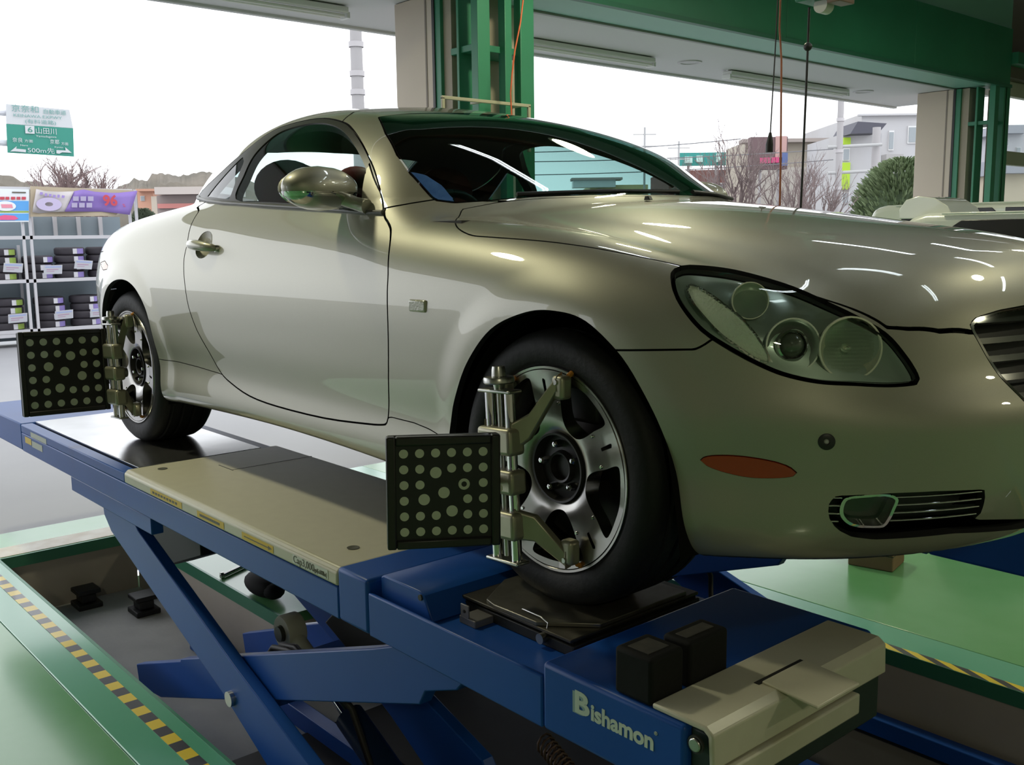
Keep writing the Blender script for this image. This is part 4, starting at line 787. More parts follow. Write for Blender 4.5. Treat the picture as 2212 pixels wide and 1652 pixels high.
for mm in ((lambda q:q),mirror):
    fl=empty('fog_lamp',(0,0,0),car)
    shell('fog_lens',mm(offset(flens,-.004)),glass('fog_glass',(.75,.78,.75),1.6,.05,bump=(220,.5)),fl,flange=.002)
    shell('fog_bowl',mm(offset(flens,-.035)),mat('fog_reflector',(.12,.12,.12),.25,.9),fl,flange=0); shell('fog_ring',mm(offset(fring,.002)),CHROME,fl,flange=.03)
for q in (mkm,mirror(mkm)): shell('side_marker_lamp',offset(q,.003),mat('amber_red_marker',(.42,.035,.008),.18,0,1,.05,bump=(240,.15)),car,flange=.01)
# tow-eye sensor in the bumper
nh=np.array([.62,-.78,.02]); nh/=np.linalg.norm(nh)
for sg in (1,-1):
    M=Matrix.Translation(Vector((.613,-.722*sg,.454)))@Vector((nh[0],nh[1]*sg,nh[2])).to_track_quat('Z','Y').to_matrix().to_4x4()
    mb=MB(); mb.lathe([(.0165,-.006),(.0165,.003),(.0135,.0045),(.006,.0045),(.0055,.001),(.0,.001)],28,M); o=mb.build('parking_sensor',BLACKP,car,smooth=40)
    mb=MB(); mb.lathe([(.0052,.0012),(.003,.003),(0,.0032)],16,M); mb.build('sensor_centre',mat('light_sensor_dot',(.5,.5,.5),.4),o)
# side repeater
for sg in (-1,1):
    mb=MB(); mb.box((-.517,sg*.905-.008,.663),(-.441,sg*.905+.008,.696)); mb.build('side_repeater',mat('clear_repeater_lens',(.46,.45,.33),.2,0,1,.05,bump=(150,.3)),car,bevel=.006,seg=3)
# door handle with its dish
dphi=field(dish,XZ,HR); dm=(dish[0]-dish[1]*(.022*np.clip(-dphi/.035,0,1)**.7)[:,None],dish[1]*1.0,dish[2])
for d,mm in zip(doors,((lambda q:q),mirror)):
    q=mm(dm); o=shell('handle_dish',q,PAINT,d,flange=0); o.data.normals_split_custom_set_from_vertices([(0,0,0)]*len(o.data.vertices))
    sg=-1 if d is doors[0] else 1
    mb=MB(); pth=[(-1.985,.868,.838),(-1.95,.884,.8405),(-1.90,.899,.8405),(-1.85,.905,.838),(-1.80,.902,.834),(-1.76,.889,.829),(-1.742,.874,.826)]
    rs=[.010,.0165,.019,.0195,.018,.015,.008]; mb.tube([(a,sg*b,c) for a,b,c in pth],rs,14); mb.build('door_handle',PAINT,d,smooth=80)
    mb=MB(); mb.cyl((-1.742,sg*.870,.826),(-1.742,sg*.884,.826),.012,18); mb.build('lock_cylinder',CHROME,d)
# ---- door mirrors: painted shell split by a chrome lip
def mirror_shell(z0,z1,grow=0):
    V=[];F=[];nu,nv=44,12
    for i in range(nv+1):
        c=z0+(z1-z0)*i/nv
        for j in range(nu):
            a=2*math.pi*j/nu; s=math.sqrt(max(1-c*c,0)); ca,sa=math.cos(a),math.sin(a)
            ex=.085+grow if ca>0 else .05+grow
            V.append((ex*s*np.sign(ca)*abs(ca)**.85,(.128+grow)*s*np.sign(sa)*abs(sa)**.85,(.066+grow)*c))
    for i in range(nv):
        for j in range(nu): F.append((i*nu+j,i*nu+(j+1)%nu,(i+1)*nu+(j+1)%nu,(i+1)*nu+j))
    return V,F
for sg in (-1,1):
    dm_=empty('door_mirror',(-.985,sg*.895,1.003),car); M=Matrix.Rotation(sg*math.radians(-10),4,'Z')
    for nm,a,b,mt,gr_ in (('mirror_cap',-.16,1,PAINT,0),('chrome_lip',-.36,-.16,CHROME,.002),('mirror_base',-1,-.36,mat('mirror_underside_chrome',(.55,.56,.52),.12,1),-.001)):
        V,F=mirror_shell(a,b,gr_); mb=MB(); mb.add([M@Vector(v) for v in V],F); mb.build(nm,mt,dm_,smooth=60)
    mb=MB(); mb.tube([(.04,-sg*.06,-.03),(.075,-sg*.08,-.045),(.12,-sg*.09,-.055)],[.022,.02,.022],12); mb.build('mirror_arm',PAINT,dm_,smooth=60)
    mb=MB(); mb.lathe([(0,0),(.1,0)],30,Matrix.Translation((-.043,0,.0))@Matrix.Rotation(-math.pi/2,4,'Y')@Matrix.Diagonal((.55,1.1,1,1))); mb.build('mirror_glass',mat('mirror_silver',(.9,.9,.9),.02,1),dm_)
# ---- wheels
RIMM=mat('worn_alloy',(.42,.42,.40),.24,1,.4,noise=(14,.35,(.30,.28,.25))); TYRE=mat('tyre_rubber',(.011,.011,.011),.6,spec=.3,bump=(60,.15)); HUB=mat('black_hub',(.015,.014,.014),.45)
def wheel_face():
    nr,nt=26,300; r=np.linspace(.080,.2335,nr); t=np.linspace(0,2*np.pi,nt,endpoint=False)
    R,Tt=np.meshgrid(r,t,indexing='ij'); hgt=.100+.014*((R-.06)/.17)**2*1.0-.018*np.exp(-((R-.06)/.03)**2)
    th=(np.degrees(Tt)+12)%72; dd=np.minimum(th,72-th); # angle from window centre: 0..36 (36 = spoke axis)
    hgt=hgt+.006*np.cos(np.radians((36-dd)*2.2))*np.clip((R-.09)/.1,0,1)
    P=np.stack([R*np.cos(Tt),-hgt,R*np.sin(Tt)],-1)
    du=np.gradient(P,axis=0); dv=(np.roll(P,-1,1)-np.roll(P,1,1)); N=np.cross(du,dv); N/=np.linalg.norm(N,axis=-1,keepdims=True); N*=np.where(N[...,1:2]>0,-1,1)
    i=np.arange(nr-1)[:,None]*nt; j=np.arange(nt)[None]; a=(i+j).ravel();b=(i+(j+1)%nt).ravel();c=a+nt;d=b+nt
    T=np.concatenate([np.stack([a,d,b],1),np.stack([a,c,d],1)])
    m=(P.reshape(-1,3),N.reshape(-1,3),T)
    for k in range(5):
        a=math.radians(-12+72*k); u=np.array([math.cos(a),math.sin(a)]);v=np.array([-u[1],u[0]])
        w=smooth_curve([u*.098+v*0,u*.104+v*.022,u*.125+v*.042,u*.16+v*.062,u*.195+v*.085,u*.208+v*.075,u*.217+v*.03,u*.219,u*.217-v*.03,u*.208-v*.075,u*.195-v*.085,u*.16-v*.062,u*.125-v*.042,u*.104-v*.022],4)
        m=cut(m,-field(m,XZ,w))
        a+=math.radians(36);u=np.array([math.cos(a),math.sin(a)]);v=np.array([-u[1],u[0]])
        m=cut(m,-field(m,XZ,[u*.172+v*.004,u*.213+v*.005,u*.213-v*.005,u*.172-v*.004]))
    return m
WF=wheel_face()
def make_wheel():
    wd=empty('wheel',(0,0,0),car); A=Matrix.Rotation(math.pi/2,4,'X')
    tp_=[(.238,.100),(.244,.116),(.256,.123),(.280,.1265),(.302,.122),(.316,.110),(.3235,.094),(.3255,.078),(.3205,.074),(.3205,.068),(.3265,.064),(.327,.032),(.3205,.028),(.3205,.020),(.327,.016)]
    tp_=tp_+[(r,-h) for r,h in tp_[::-1]]
    mb=MB(); mb.lathe(tp_,96,A); mb.v=[(x,y,max(z,-.3195)) for x,y,z in mb.v]; mb.build('tyre',TYRE,wd,smooth=40)
    mb=MB(); mb.lathe([(.2335,.112),(.236,.119),(.2415,.120),(.2445,.116),(.2430,.106),(.230,.095),(.214,.05),(.205,-.04),(.222,-.09),(.242,-.11)],96,A); mb.build('rim_barrel',RIMM,wd,smooth=50)
    shell('rim_spokes',WF,RIMM,wd,flange=.035,keep_mid=False)
    mb=MB(); mb.lathe([(0,.072),(.030,.072),(.031,.088),(.036,.090),(.040,.076),(.074,.074),(.078,.098),(.083,.099),(.083,.04)],60,A); mb.build('hub',HUB,wd,smooth=35)
    mb=MB(); mb.lathe([(.20,.0),(.20,.01),(.07,.012),(.07,-.02),(.2,-.01),(.2,0)],60,A); mb.build('brake_disc',mat('brake_iron',(.10,.095,.09),.5,.9),wd)
    mb=MB(); mb.box((-.07,-.03,.10),(.07,.03,.19)); mb.build('brake_caliper',mat('caliper',(.07,.07,.07),.5,.5),wd,bevel=.01)
    ln=None
    for k in range(5):
        a=math.radians(98+72*k); c=(.056*math.cos(a),-.074,.056*math.sin(a)); 
        if ln is None:
            mb=MB(); mb.lathe([(.0,.026),(.006,.025),(.0085,.021),(.0095,.012),(.0095,0)],6,A); ln=mb.build('lug_nut',CHROME,wd,smooth=20); ln.location=c
        else:
            q=dup(ln,wd); q.location=c
    bt=None
    for k in range(10):
        a=math.radians(24+72*(k//2)+(-13 if k%2 else 13)); c=(.158*math.cos(a),-.108,.158*math.sin(a))
        if bt is None:
            mb=MB(); mb.lathe([(0,.004),(.003,.004),(.0045,.001),(.0045,-.004)],12,A); bt=mb.build('rim_rivet',CHROME,wd,smooth=30); bt.location=c
        else:
            q=dup(bt,wd); q.location=c
    return wd
w0=make_wheel(); w0.location=(0,-.768,.32)
for x,y,rz in ((-2.62,-.768,0),(0,.768,math.pi),(-2.62,.768,math.pi)):
    q=dup(w0,car); q.location=(x,y,.32); q.rotation_euler=(0,(.55 if y<0 else 0),rz)

# ------------------------------------------------------------------ wheel clamps with dotted target boards
GREYCAST=mat('cast_aluminium',(.46,.44,.34),.42,.7,noise=(20,.3,(.38,.36,.27),6)); BRD=mat('black_target_board',(.010,.010,.011),.42); DOT=mat('pale_target_dot',(.56,.59,.47),.55); BOARDF=mat('black_board_frame',(.018,.017,.016),.35)
CLF={(1,1):(.060,-.912,.535),(-1,1):(-.135,-.912,.505),(1,-1):(.085,-.912,.130),(-1,-1):(-.13,-.912,.135)}; CLR={k:(v[0]-2.635,v[1],v[2]) for k,v in CLF.items()}
def clamp(x0,yc,tilt,board,lab,claws):
    C=empty('wheel_clamp',(x0,yc,.32)); tag(C,lab,'wheel clamp','wheel clamps with dotted targets')
    Rt=Matrix.Rotation(tilt,4,'Y')
    W=.034; top,bot=.190,-.205
    def P(*q): return Rt@Vector(q)
    for s in (-1,1):
        mb=MB(); mb.cyl(P(s*W,0,bot),P(s*W,0,top),.0125,18); mb.build('guide_rod',CHROME,C)
    mb=MB(); mb.cyl(P(0,.0,bot+.01),P(0,0,top),.007,12); mb.build('lead_screw',DULLMETAL,C)
    for z in (top,bot): mb=MB(); mb.box((-W-.022,-.020,z-.004),(W+.022,.020,z+.004),Rt); mb.build('end_plate',DULLMETAL,C,bevel=.003)
    mb=MB(); mb.lathe([(0,.052),(.014,.052),(.016,.044),(.017,.030),(.034,.028),(.036,.024),(.036,.016),(.033,.013),(.014,.011),(.012,0)],28,Rt@Matrix.Translation((0,0,top+.004))); mb.build('clamp_knob',ZINC,C,smooth=35)
    def block(name,z0,z1,arms):
        mb=MB(); mb.box((-W-.024,-.028,z0),(W+.024,.022,z1),Rt); o=mb.build(name,GREYCAST,C,bevel=.010,seg=3)
        for sx,za,zb in arms:
            # arm sweeping from the block towards the rim, ending in a claw plate
            up=1 if zb>za else -1
            xe,ye,ze=claws[(sx,1 if zb>za else -1)]; a=P(sx*.040,.0,za); c_=Vector((xe-x0,ye-yc,ze-.32)); b=a.lerp(c_,.38)+Vector((0,0,-.022*up))
            mb=MB(); w=.026
            pts=[a,b,c_]; V=[]; ws=[.034,.030,.017]
            for q,h in zip(pts,ws):
                for dy,dz in ((-.010,-1),(-.010,1),(.010,1),(.010,-1)): V.append(q+Vector((-.3*dy*sx,dy,dz*h)))
            F=[(0,1,2,3),(8,11,10,9)]+[(i*4+j,i*4+(j+1)%4,(i+1)*4+(j+1)%4,(i+1)*4+j) for i in range(2) for j in range(4)]
            mb.add(V,F); ar=mb.build('claw_arm',GREYCAST,o,bevel=.004)
            mb=MB(); e=c_; mb.box((-.017,-.012,-.040 if up>0 else -.012),(.020,.022,.014 if up>0 else .046),Matrix.Translation(e)); mb.build('claw_plate',GREYCAST,o,bevel=.009,seg=3)
            mb=MB(); mb.cyl(e+Vector((0,-.016,0)),e+Vector((0,.0,0)),.006,12); mb.build('claw_screw',ZINC,o)
            mb=MB(); mb.tube([e+Vector((.012,.016,up*.012)),e+Vector((.012,.030,up*.020))],.006,8); mb.build('claw_tip',mat('orange_claw_tip',(.55,.22,.03),.5),o)
        return o
    block('upper_slider',.045,.108,((1,.085,.222),(-1,.085,.205))); block('centre_block',-.045,.012,())
    block('lower_slider',-.150,-.085,((1,-.115,-.215),(-1,-.115,-.205)))
    mb=MB(); mb.lathe([(.0,.018),(.020,.016),(.024,.0),(.024,-.02)],24,Matrix.Translation(P(0,.03,-.017))@Matrix.Rotation(-math.pi/2,4,'X')); mb.build('spindle_boss',DULLMETAL,C,smooth=40)
    # board
    (bx_,by,bz),yaw,ry,rx,span,size,odd=board
    B=empty('target_board',(bx_-x0,by-yc,bz-.32),C); B.rotation_euler=Matrix.Rotation(yaw,3,'Z').to_4x4().__matmul__(Matrix.Rotation(ry,4,'Y')).__matmul__(Matrix.Rotation(rx,4,'X')).to_euler()
    h=size/2; t=.016
    mb=MB(); mb.box((-t-.012,-h,-h),(-t,h,h)); mb.build('board_back',BOARDF,B,bevel=.006)
    for lo,hi in (((-t,-h,-h),(.008,-h+.02,h)),((-t,h-.02,-h),(.008,h,h)),((-t,-h+.02,-h),(.008,h-.02,-h+.02)),((-t,-h+.02,h-.02),(.008,h-.02,h))):
        mb=MB(); mb.box(lo,hi); mb.build('board_frame',BOARDF,B,bevel=.004)
    mb=MB(); mb.box((-t+.001,-h+.018,-h+.018),(0,h-.018,h-.018)); mb.build('board_face',BRD,B)
    st_=span/5; r0=st_*.285; base=None
    for i in range(6):
        for j in range(6):
            if (i,j) in odd['skip']: continue
            y=-span/2+j*st_; z=span/2-i*st_; r=r0
            if (i,j) in odd['big']: dj,di=odd['big'][(i,j)]; y+=dj*st_; z-=di*st_; r=r0*1.27
            if (i,j)==odd.get('ring'):
                mb=MB(); mb.lathe([(r*.48,0),(r,0)],28,Matrix.Translation((.0012,y,z))@Matrix.Rotation(math.pi/2,4,'Y')); mb.build('dot',DOT,B); continue
            if base is None:
                mb=MB(); mb.lathe([(0,.0),(r0,0)],24,Matrix.Rotation(math.pi/2,4,'Y')); base=mb.build('dot',DOT,B); o=base
            else: o=dup(base,B)
            o.location=(.0012,y,z); o.scale=(1,r/r0,r/r0)
    # bracket from the board to the clamp
    e=B.location+B.rotation_euler.to_matrix()@Vector((-.012,h-.003,0)); mb=MB(); mb.tube([P(-.03,.0,-.017),P(-.06,.0,-.017)*.5+e*.5+Vector((-.01,.01,0)),e],.011,10); mb.build('board_bracket',DULLMETAL,C,smooth=60)
    return C
fo=dict(skip=[(2,2)],big={(1,2):(0,.25),(2,4):(-.25,.03),(3,1):(.25,-.02),(4,3):(0,-.28),(3,2):(.5,-.6)},ring=(2,4))
fo=dict(skip=[(2,2),(3,3)],big={(1,2):(0,.25),(2,4):(-.22,.05),(3,1):(.25,-.05),(4,3):(0,-.25),(2,3):(-.5,.55),(3,2):(9,9)},ring=(2,4)); fo['skip']=[(2,2),(3,3),(3,2)]; fo['big'].pop((3,2))
clamp(-.052,-.985,math.radians(-3),((-.0154,-1.184,.318),math.radians(-31.6),math.radians(-1.5),math.radians(-.8),.17,.244,fo),'cast wheel clamp on the front wheel carrying a dotted black target board',CLF)
ro=dict(skip=[(2,2),(3,2),(3,3)],big={(1,3):(0,.22),(2,1):(.25,0),(2,3):(-.55,.45),(3,4):(-.22,-.1),(4,2):(0,-.22)})
clamp(-2.60,-.965,math.radians(-3),((-2.724,-1.13,.313),0,math.radians(-4.7),math.radians(-1.4),.26,.35,ro),'cast wheel clamp on the rear wheel carrying a larger dotted target board',CLR)

# ------------------------------------------------------------------ outside: tyre racks
RX=-15.3; RW=mat('white_rack_steel',(.55,.54,.57),.45); TYB=mat('stacked_tyre_rubber',(.035,.030,.038),.7); LBW=mat('white_tyre_label',(.62,.61,.65),.5); LBG=mat('green_tyre_label',(.30,.43,.08),.5); LBP=mat('purple_tyre_label',(.26,.20,.50),.5); CARD=mat('white_price_card',(.62,.63,.68),.5); PAN=mat('blue_grey_fence_panel',(.22,.275,.315),.55,noise=(1,.2,(.26,.31,.35),4)); CRB=mat('cream_board',(.48,.40,.29),.6)
ry=lambda u:at(u,500,X=RX)[1]; rz=lambda v:at(60,v,X=RX)[2]
zs=[rz(512),rz(606),rz(714)]
rk=empty('tyre_rack',(RX,2,FLOOR)); tag(rk,'white steel tyre rack standing outside the left doorway','rack'); ZB_=-FLOOR
yb=[ry(u) for u in (-330,-150,58,290)]
for y in yb:
    for dx in (0,.55):
        for dy in ((-.055,.055) if dx==0 else (0,)):
            mb=MB(); mb.box((-dx-.02,y-2+dy-.02,0),(-dx+.02,y-2+dy+.02,rz(405)-FLOOR if dx==0 else 1.6)); mb.build('rack_post',RW,rk)
for z in zs+[rz(722)]:
    mb=MB(); mb.box((-.02,yb[0]-2,z-FLOOR-.035),(.02,yb[-1]-2,z-FLOOR+.02)); mb.build('shelf_rail',RW,rk); 
    if z!=zs[0]: mb=MB(); mb.box((-.58,yb[0]-2,z-FLOOR-.03),(-.02,yb[-1]-2,z-FLOOR-.0)); mb.build('shelf_board',RW,rk)
for u in (93,145,197,245):
    mb=MB(); mb.box((-.62,ry(u)-2-.03,rz(512)-FLOOR),(-.58,ry(u)-2+.03,rz(466)-FLOOR)); mb.build('rack_upright',RW,rk)
mb=MB(); mb.box((-.66,yb[0]-2,.05),(-.63,yb[-1]-2,rz(466)-FLOOR)); mb.build('rack_back_panel',PAN,rk)
mb=MB(); mb.box((-.04,yb[0]-2,rz(409)-FLOOR),(.04,yb[-1]-2,rz(404)-FLOOR)); mb.build('rack_top_rail',RW,rk)
ORD=('top','second','third','bottom','fifth')
def tyre_thing():
    r,h=.236,.0625; pr=[(r*.58,-h*.75),(r*.62,-h),(r*.86,-h*1.0),(r*.97,-h*.8),(r,-h*.45),(r,h*.45),(r*.97,h*.8),(r*.86,h),(r*.62,h),(r*.58,h*.75)]
    t=empty('boxed_tyre' if False else 'stacked_tyre'); mb=MB(); mb.lathe(pr,28); mb.build('tyre_body',TYB,t,smooth=50)
    def arcl(name,a0,a1,hh,m):
        mb=MB(); V=[];n=8
        for i in range(n+1):
            a=a0+(a1-a0)*i/n
            for zz in (-hh,hh): V.append((math.cos(a)*(r+.004),math.sin(a)*(r+.004),zz))
        mb.add(V,[(2*i,2*i+2,2*i+3,2*i+1) for i in range(n)]); mb.build(name,m,t)
    arcl('size_label',.02,.30,.042,LBW); arcl('brand_label',.31,.85,.042,None or LBP); return t
T_P=tyre_thing(); T_P.location=(0,0,-50)
first=True
def stack(uc,shelf,n,col,desc,rot=0,dx=0,pit=None):
    global first
    y=ry(uc); z=zs[shelf]; pitch=pit or .1265
    for k in range(n):
        if first: t=T_P; first=False
        else: t=dup(T_P)
        t.location=(RX-.30+dx,y+random.uniform(-.012,.012),z+.005+.0630+pitch*k); t.rotation_euler=(0,0,rot+random.uniform(-.12,.12))
        if True:
            for ch in t.children:
                if ch.name.startswith('brand_label'):
                    ch.data=ch.data.copy(); ch.data.materials[0]=col
        pos=('top','second from the top','third from the top','bottom')[min(n-1-k if n-1-k<n-1 else 3,3)] if k else 'bottom'
        tag(t,'black tyre, %s of %s'%(pos,desc),'tyre','new tyres stacked on the outdoor rack')
    return y,z
stack(8,1,4,LBG,'the green-labelled upper stack left of the post'); stack(88,1,3,LBP,'the three-high upper stack right of the post'); stack(158,1,4,LBP,'the four-high purple-labelled upper stack'); stack(229,1,4,LBP,'the upper stack half hidden by the car',dx=-.02)
stack(14,2,4,LBG,'the green-labelled lower stack left of the post'); stack(106,2,4,LBP,'the purple-labelled lower stack right of the post'); stack(184,2,4,LBP,'the lower stack half hidden by the car')
for u,s,k,lab in ((20,1,1,'white price card leaning on the upper green-labelled tyres'),(107,1,.6,'white price card leaning on the three-high tyre stack'),(173,1,1.15,'tilted white price card on the tall purple-labelled stack'),(22,2,1,'white price card leaning on the lower green-labelled tyres'),(124,2,1.1,'tilted white price card on the lower purple-labelled stack'),(200,2,1.1,'white price card beside the car tail on the lower shelf')):
    c=empty('price_card',(RX-.005,ry(u),zs[s]+.12*k+.02)); tag(c,lab,'price card','price cards on the tyre rack'); M=Matrix.Rotation(.35,4,'Y')@Matrix.Rotation(random.uniform(-.1,.1),4,'X')
    mb=MB(); mb.box((0,-.14,0),(.006,.14,.15),M); mb.build('card',CARD,c); mb=MB(); mb.box((.0065,-.10,.07),(.0075,.08,.085),M); mb.box((.0065,-.10,.04),(.0075,.02,.05),M); mb.build('card_print',mat('card_print',(.55,.35,.5),.6),c); mb=MB(); mb.box((.0065,-.12,.11),(.0075,.12,.135),M); mb.build('card_heading',mat('card_heading',(.45,.52,.80),.6),c)
# boards and banners on the rack
def quad_at(px,X,th=.02): return [at(u,v,X=X) for u,v in px]
def board(name,px,X,m,parent=None,th=.02,off=(0,0,0)):
    q=[p_-np.array(off) for p_ in quad_at(px,X)]; mb=MB(); n=len(q); v=[tuple(a) for a in q]+[(a[0]-th,a[1],a[2]) for a in q]
    mb.add(v,[tuple(range(n)),tuple(range(2*n-1,n-1,-1))]+[(i,n+i,n+(i+1)%n,(i+1)%n) for i in range(n)]); return mb.build(name,m,parent)
o=board('cream_board',((66,402),(290,411),(250,466),(66,468)),RX+.06,CRB); tag(o,'cream signboard behind the purple banner on the tyre rack','board')
XB=RX+.10
bn=empty('banner'); tag(bn,'white and purple banner reading 96 stretched along the rack top','banner')
PUR=mat('purple_banner_cloth',(.25,.16,.48),.6); WHB=mat('white_banner_cloth',(.52,.48,.49),.6); RED=mat('red_print',(.55,.07,.10),.5); PPR=mat('pale_print',(.42,.37,.54),.6)
def cloth(name,tops,bots,m,X,parent,n=14):
    V=[];F=[]
    for i in range(n+1):
        t=i/n
        for j in range(5):
            s=j/4; a=np.interp(t,np.linspace(0,1,len(tops)),[q[0] for q in tops]);b=np.interp(t,np.linspace(0,1,len(tops)),[q[1] for q in tops]); c=np.interp(t,np.linspace(0,1,len(bots)),[q[0] for q in bots]);d=np.interp(t,np.linspace(0,1,len(bots)),[q[1] for q in bots])
            P_=at(a+(c-a)*s,b+(d-b)*s,X=X+.03*math.sin(7*t+1.5*s)); V.append(tuple(P_))
    for i in range(n):
        for j in range(4): F.append((i*5+j,i*5+j+1,i*5+j+6,i*5+j+5))
    mb=MB(); mb.add(V,F); o=mb.build(name,m,parent,smooth=80); sd=o.modifiers.new('thick','SOLIDIFY'); sd.thickness=.004; return o
cloth('banner_white_part',((78,408),(100,413),(130,414),(160,413)),((70,458),(85,461),(110,458),(140,457)),WHB,XB,bn)
cloth('banner_purple_part',((160,413),(180,409),(205,414),(250,417),(297,412)),((140,457),(180,457),(220,457),(250,460),(280,464)),PUR,XB,bn)
ax=np.array([0,1,0])
def wr(name,body,u,v,hpx,m,parent,X,width=None,**kw):
    P_=at(u,v,X=X); hh=(at(u,v-hpx/2,X=X)-at(u,v+hpx/2,X=X))[2]; w=(at(u+width/2,v,X=X)-at(u-width/2,v,X=X))[1] if width else None
    return text(name,body,hh,m,P_,(0,1,0),(0,0,1),parent,width=w,**kw)
wr('banner_number','96',238,434,31,RED,bn,XB+.05,bold=.008); wr('banner_percent','%',268,444,10,RED,bn,XB+.05)
for i in range(3):
    for j in range(2): q=(164+i*16+(-3)*j,429+j*14); board('banner_character_block',((q[0]-6,q[1]-5),(q[0]+6,q[1]-5),(q[0]+6,q[1]+5),(q[0]-6,q[1]+5)),XB+.05,PPR,bn,.004)
PRP=mat('purple_print',(.35,.26,.60),.6)
for i,(u,v,w,h) in enumerate(((90,418,6,5),(100,421,5,6),(109,422,5,5),(118,424,6,5),(127,424,5,6),(137,425,6,5))): board('banner_script_mark',((u-w/2,v-h/2-1),(u+w/2,v-h/2),(u+w/2-1,v+h/2),(u-w/2-1,v+h/2)),XB+.05,PRP,bn,.004)
P_=at(106,441,X=XB+.05); mb=MB(); mb.lathe([(.06,0),(.19,0)],28,Matrix.Translation(P_)@Matrix.Rotation(math.pi/2,4,'Y')@Matrix.Diagonal((.55,1,1,1))); mb.build('banner_oval_mark',mat('lilac_print',(.55,.48,.68),.6),bn)
ps=empty('poster'); tag(ps,'white and blue tyre poster at the left picture edge of the rack','poster')
board('poster_sheet',((-60,406),(63,409),(62,479),(-60,480)),RX+.07,mat('poster_white',(.80,.84,.88),.5),ps); board('poster_blue_band',((-60,433),(62,434),(62,455),(-60,455)),RX+.075,mat('poster_blue',(.12,.38,.78),.5),ps,.006); board('poster_green_line',((-60,456),(62,456),(62,459),(-60,459)),RX+.075,LBG,ps,.006); board('poster_lower_band',((-60,461),(62,461),(62,476),(-60,477)),RX+.075,MATS['poster_blue'],ps,.006); board('poster_red_car',((-8,468),(10,464),(32,466),(40,472),(32,475),(-8,475)),RX+.08,mat('poster_magenta',(.75,.12,.28),.5),ps,.004)
P_=at(12,445,X=RX+.085); mb=MB(); mb.lathe([(0,0),(.15,0)],28,Matrix.Translation(P_)@Matrix.Rotation(math.pi/2,4,'Y')@Matrix.Diagonal((.5,1,1,1))); mb.build('poster_oval',mat('poster_white',(.8,.84,.88),.5),ps)
for i,(u,w) in enumerate(((0,10),(12,8),(24,9),(36,8),(47,9))): board('poster_red_text',((u,425),(u+w,425),(u+w,431),(u,431)),RX+.085,RED,ps,.004)
board('poster_headline',((26,414),(56,414.5),(56,417),(26,416.5)),RX+.085,INK,ps,.004); board('poster_oval_text',((2,441),(26,441),(28,449),(4,449)),RX+.09,mat('poster_pink',(.80,.30,.38),.5),ps,.004)
# ------------------------------------------------------------------ expressway sign
SX=-34; GR_=mat('expressway_green',(.02,.22,.165),.45); WHS=mat('sign_white',(.50,.52,.54),.45); GT=mat('sign_green_text',(.13,.30,.28),.5)
sg_=empty('road_sign'); tag(sg_,'green and white expressway direction sign over the outdoor trees','road sign')
board('sign_white_panel',((13.5,224.5),(150,237),(158,276.5),(14,267)),SX,WHS,sg_,.06); board('sign_green_panel',((14,267.5),(158,277),(160,338),(17,329.5)),SX,GR_,sg_,.06)
XS=SX+.05
def ws_(name,body,u,v,h,w,m): wr(name,body,u,v,h,m,sg_,XS,width=w)
ws_('sign_line','京奈和',55,236,17,58,GT); ws_('sign_line','自動車道',118,243,11,48,GT); ws_('sign_line','KEINAWA EXPWY',82,252,9,104,GT); ws_('sign_line','(有料道路)',88,264,10,66,GT)
board('exit_number_plate',((54,271),(74,272),(75,289),(55,288)),SX+.04,WHS,sg_,.02); ws_('exit_number','6',65,280.5,16,10,GR_); ws_('sign_line','山田川',100,284,15,44,WHS); ws_('sign_line','Yamadagawa',100,295,6,44,WHS)
ws_('sign_line','奈良',38,303,11,22,WHS); ws_('sign_line','方面',62,305,7,18,WHS); ws_('sign_line','京都',118,307,11,20,WHS); ws_('sign_line','方面',140,311,7,15,WHS); ws_('sign_line','Nara',52,314,5,16,WHS); ws_('sign_line','Kyoto',127,318,5,18,WHS); ws_('sign_line','500m先',89,326,13,58,WHS)
for nm,px in (('sign_arrow',((22,327),(36,316),(35,321),(56,323),(56,329),(33,327))),('sign_arrow',((122,331),(122,324),(142,325),(141,318),(155,330),(134,329),(128,332)))): board(nm,px,XS,WHS,sg_,.02)
for v in (243,308): mb=MB(); mb.tube([at(-90,v-9,X=SX-.2),at(14,v+1,X=SX-.2),at(60,v+4,X=SX-.2)],.10,10); mb.build('sign_arm',mat('grey_sign_steel',(.55,.56,.60),.5),sg_)
mb=MB(); a=at(-70,300,X=SX-.2); mb.tube([(a[0],a[1],FLOOR),(a[0],a[1],a[2]+6)],.2,12); mb.build('sign_mast',MATS['grey_sign_steel'],sg_)
# ------------------------------------------------------------------ poles, trees, hills
CP=mat('concrete_pole',(.36,.345,.35),.7)
def pole(D,u,vtop,r,lab,bands=()):
    b=far(u,500,D); t=far(u,vtop,D); k=empty('utility_pole',(b[0],b[1],FLOOR)); tag(k,lab,'pole'); h=t[2]-FLOOR
    mb=MB(); mb.tube([(0,0,-.5),(0,0,h*.5),(0,0,h)],[r*1.12,r*1.03,r*.92],16); mb.build('pole_shaft',CP,k,smooth=60)
    for v in bands: z=far(u,v,D)[2]-FLOOR; mb=MB(); mb.lathe([(r*1.15,0),(r*1.22,0),(r*1.22,.12),(r*1.15,.12)],16,Matrix.Translation((0,0,z))); mb.build('pole_band',mat('pole_band',(.45,.43,.44),.6),k)
    return k
pole(24,783,-120,.145,'tall concrete utility pole seen above the car roof',(205,165,102,560))
k2=pole(38,1807,150,.12,'concrete utility pole beside the white building',(262,330,410))
for v in (315,371):
    a=far(1788,v+3,38);b=far(1905,v-3,38); o=np.array(k2.location); mb=MB(); mb.tube([a-o,b-o],.06,8); mb.build('cross_arm',mat('grey_cross_arm',(.38,.38,.38),.6),k2)
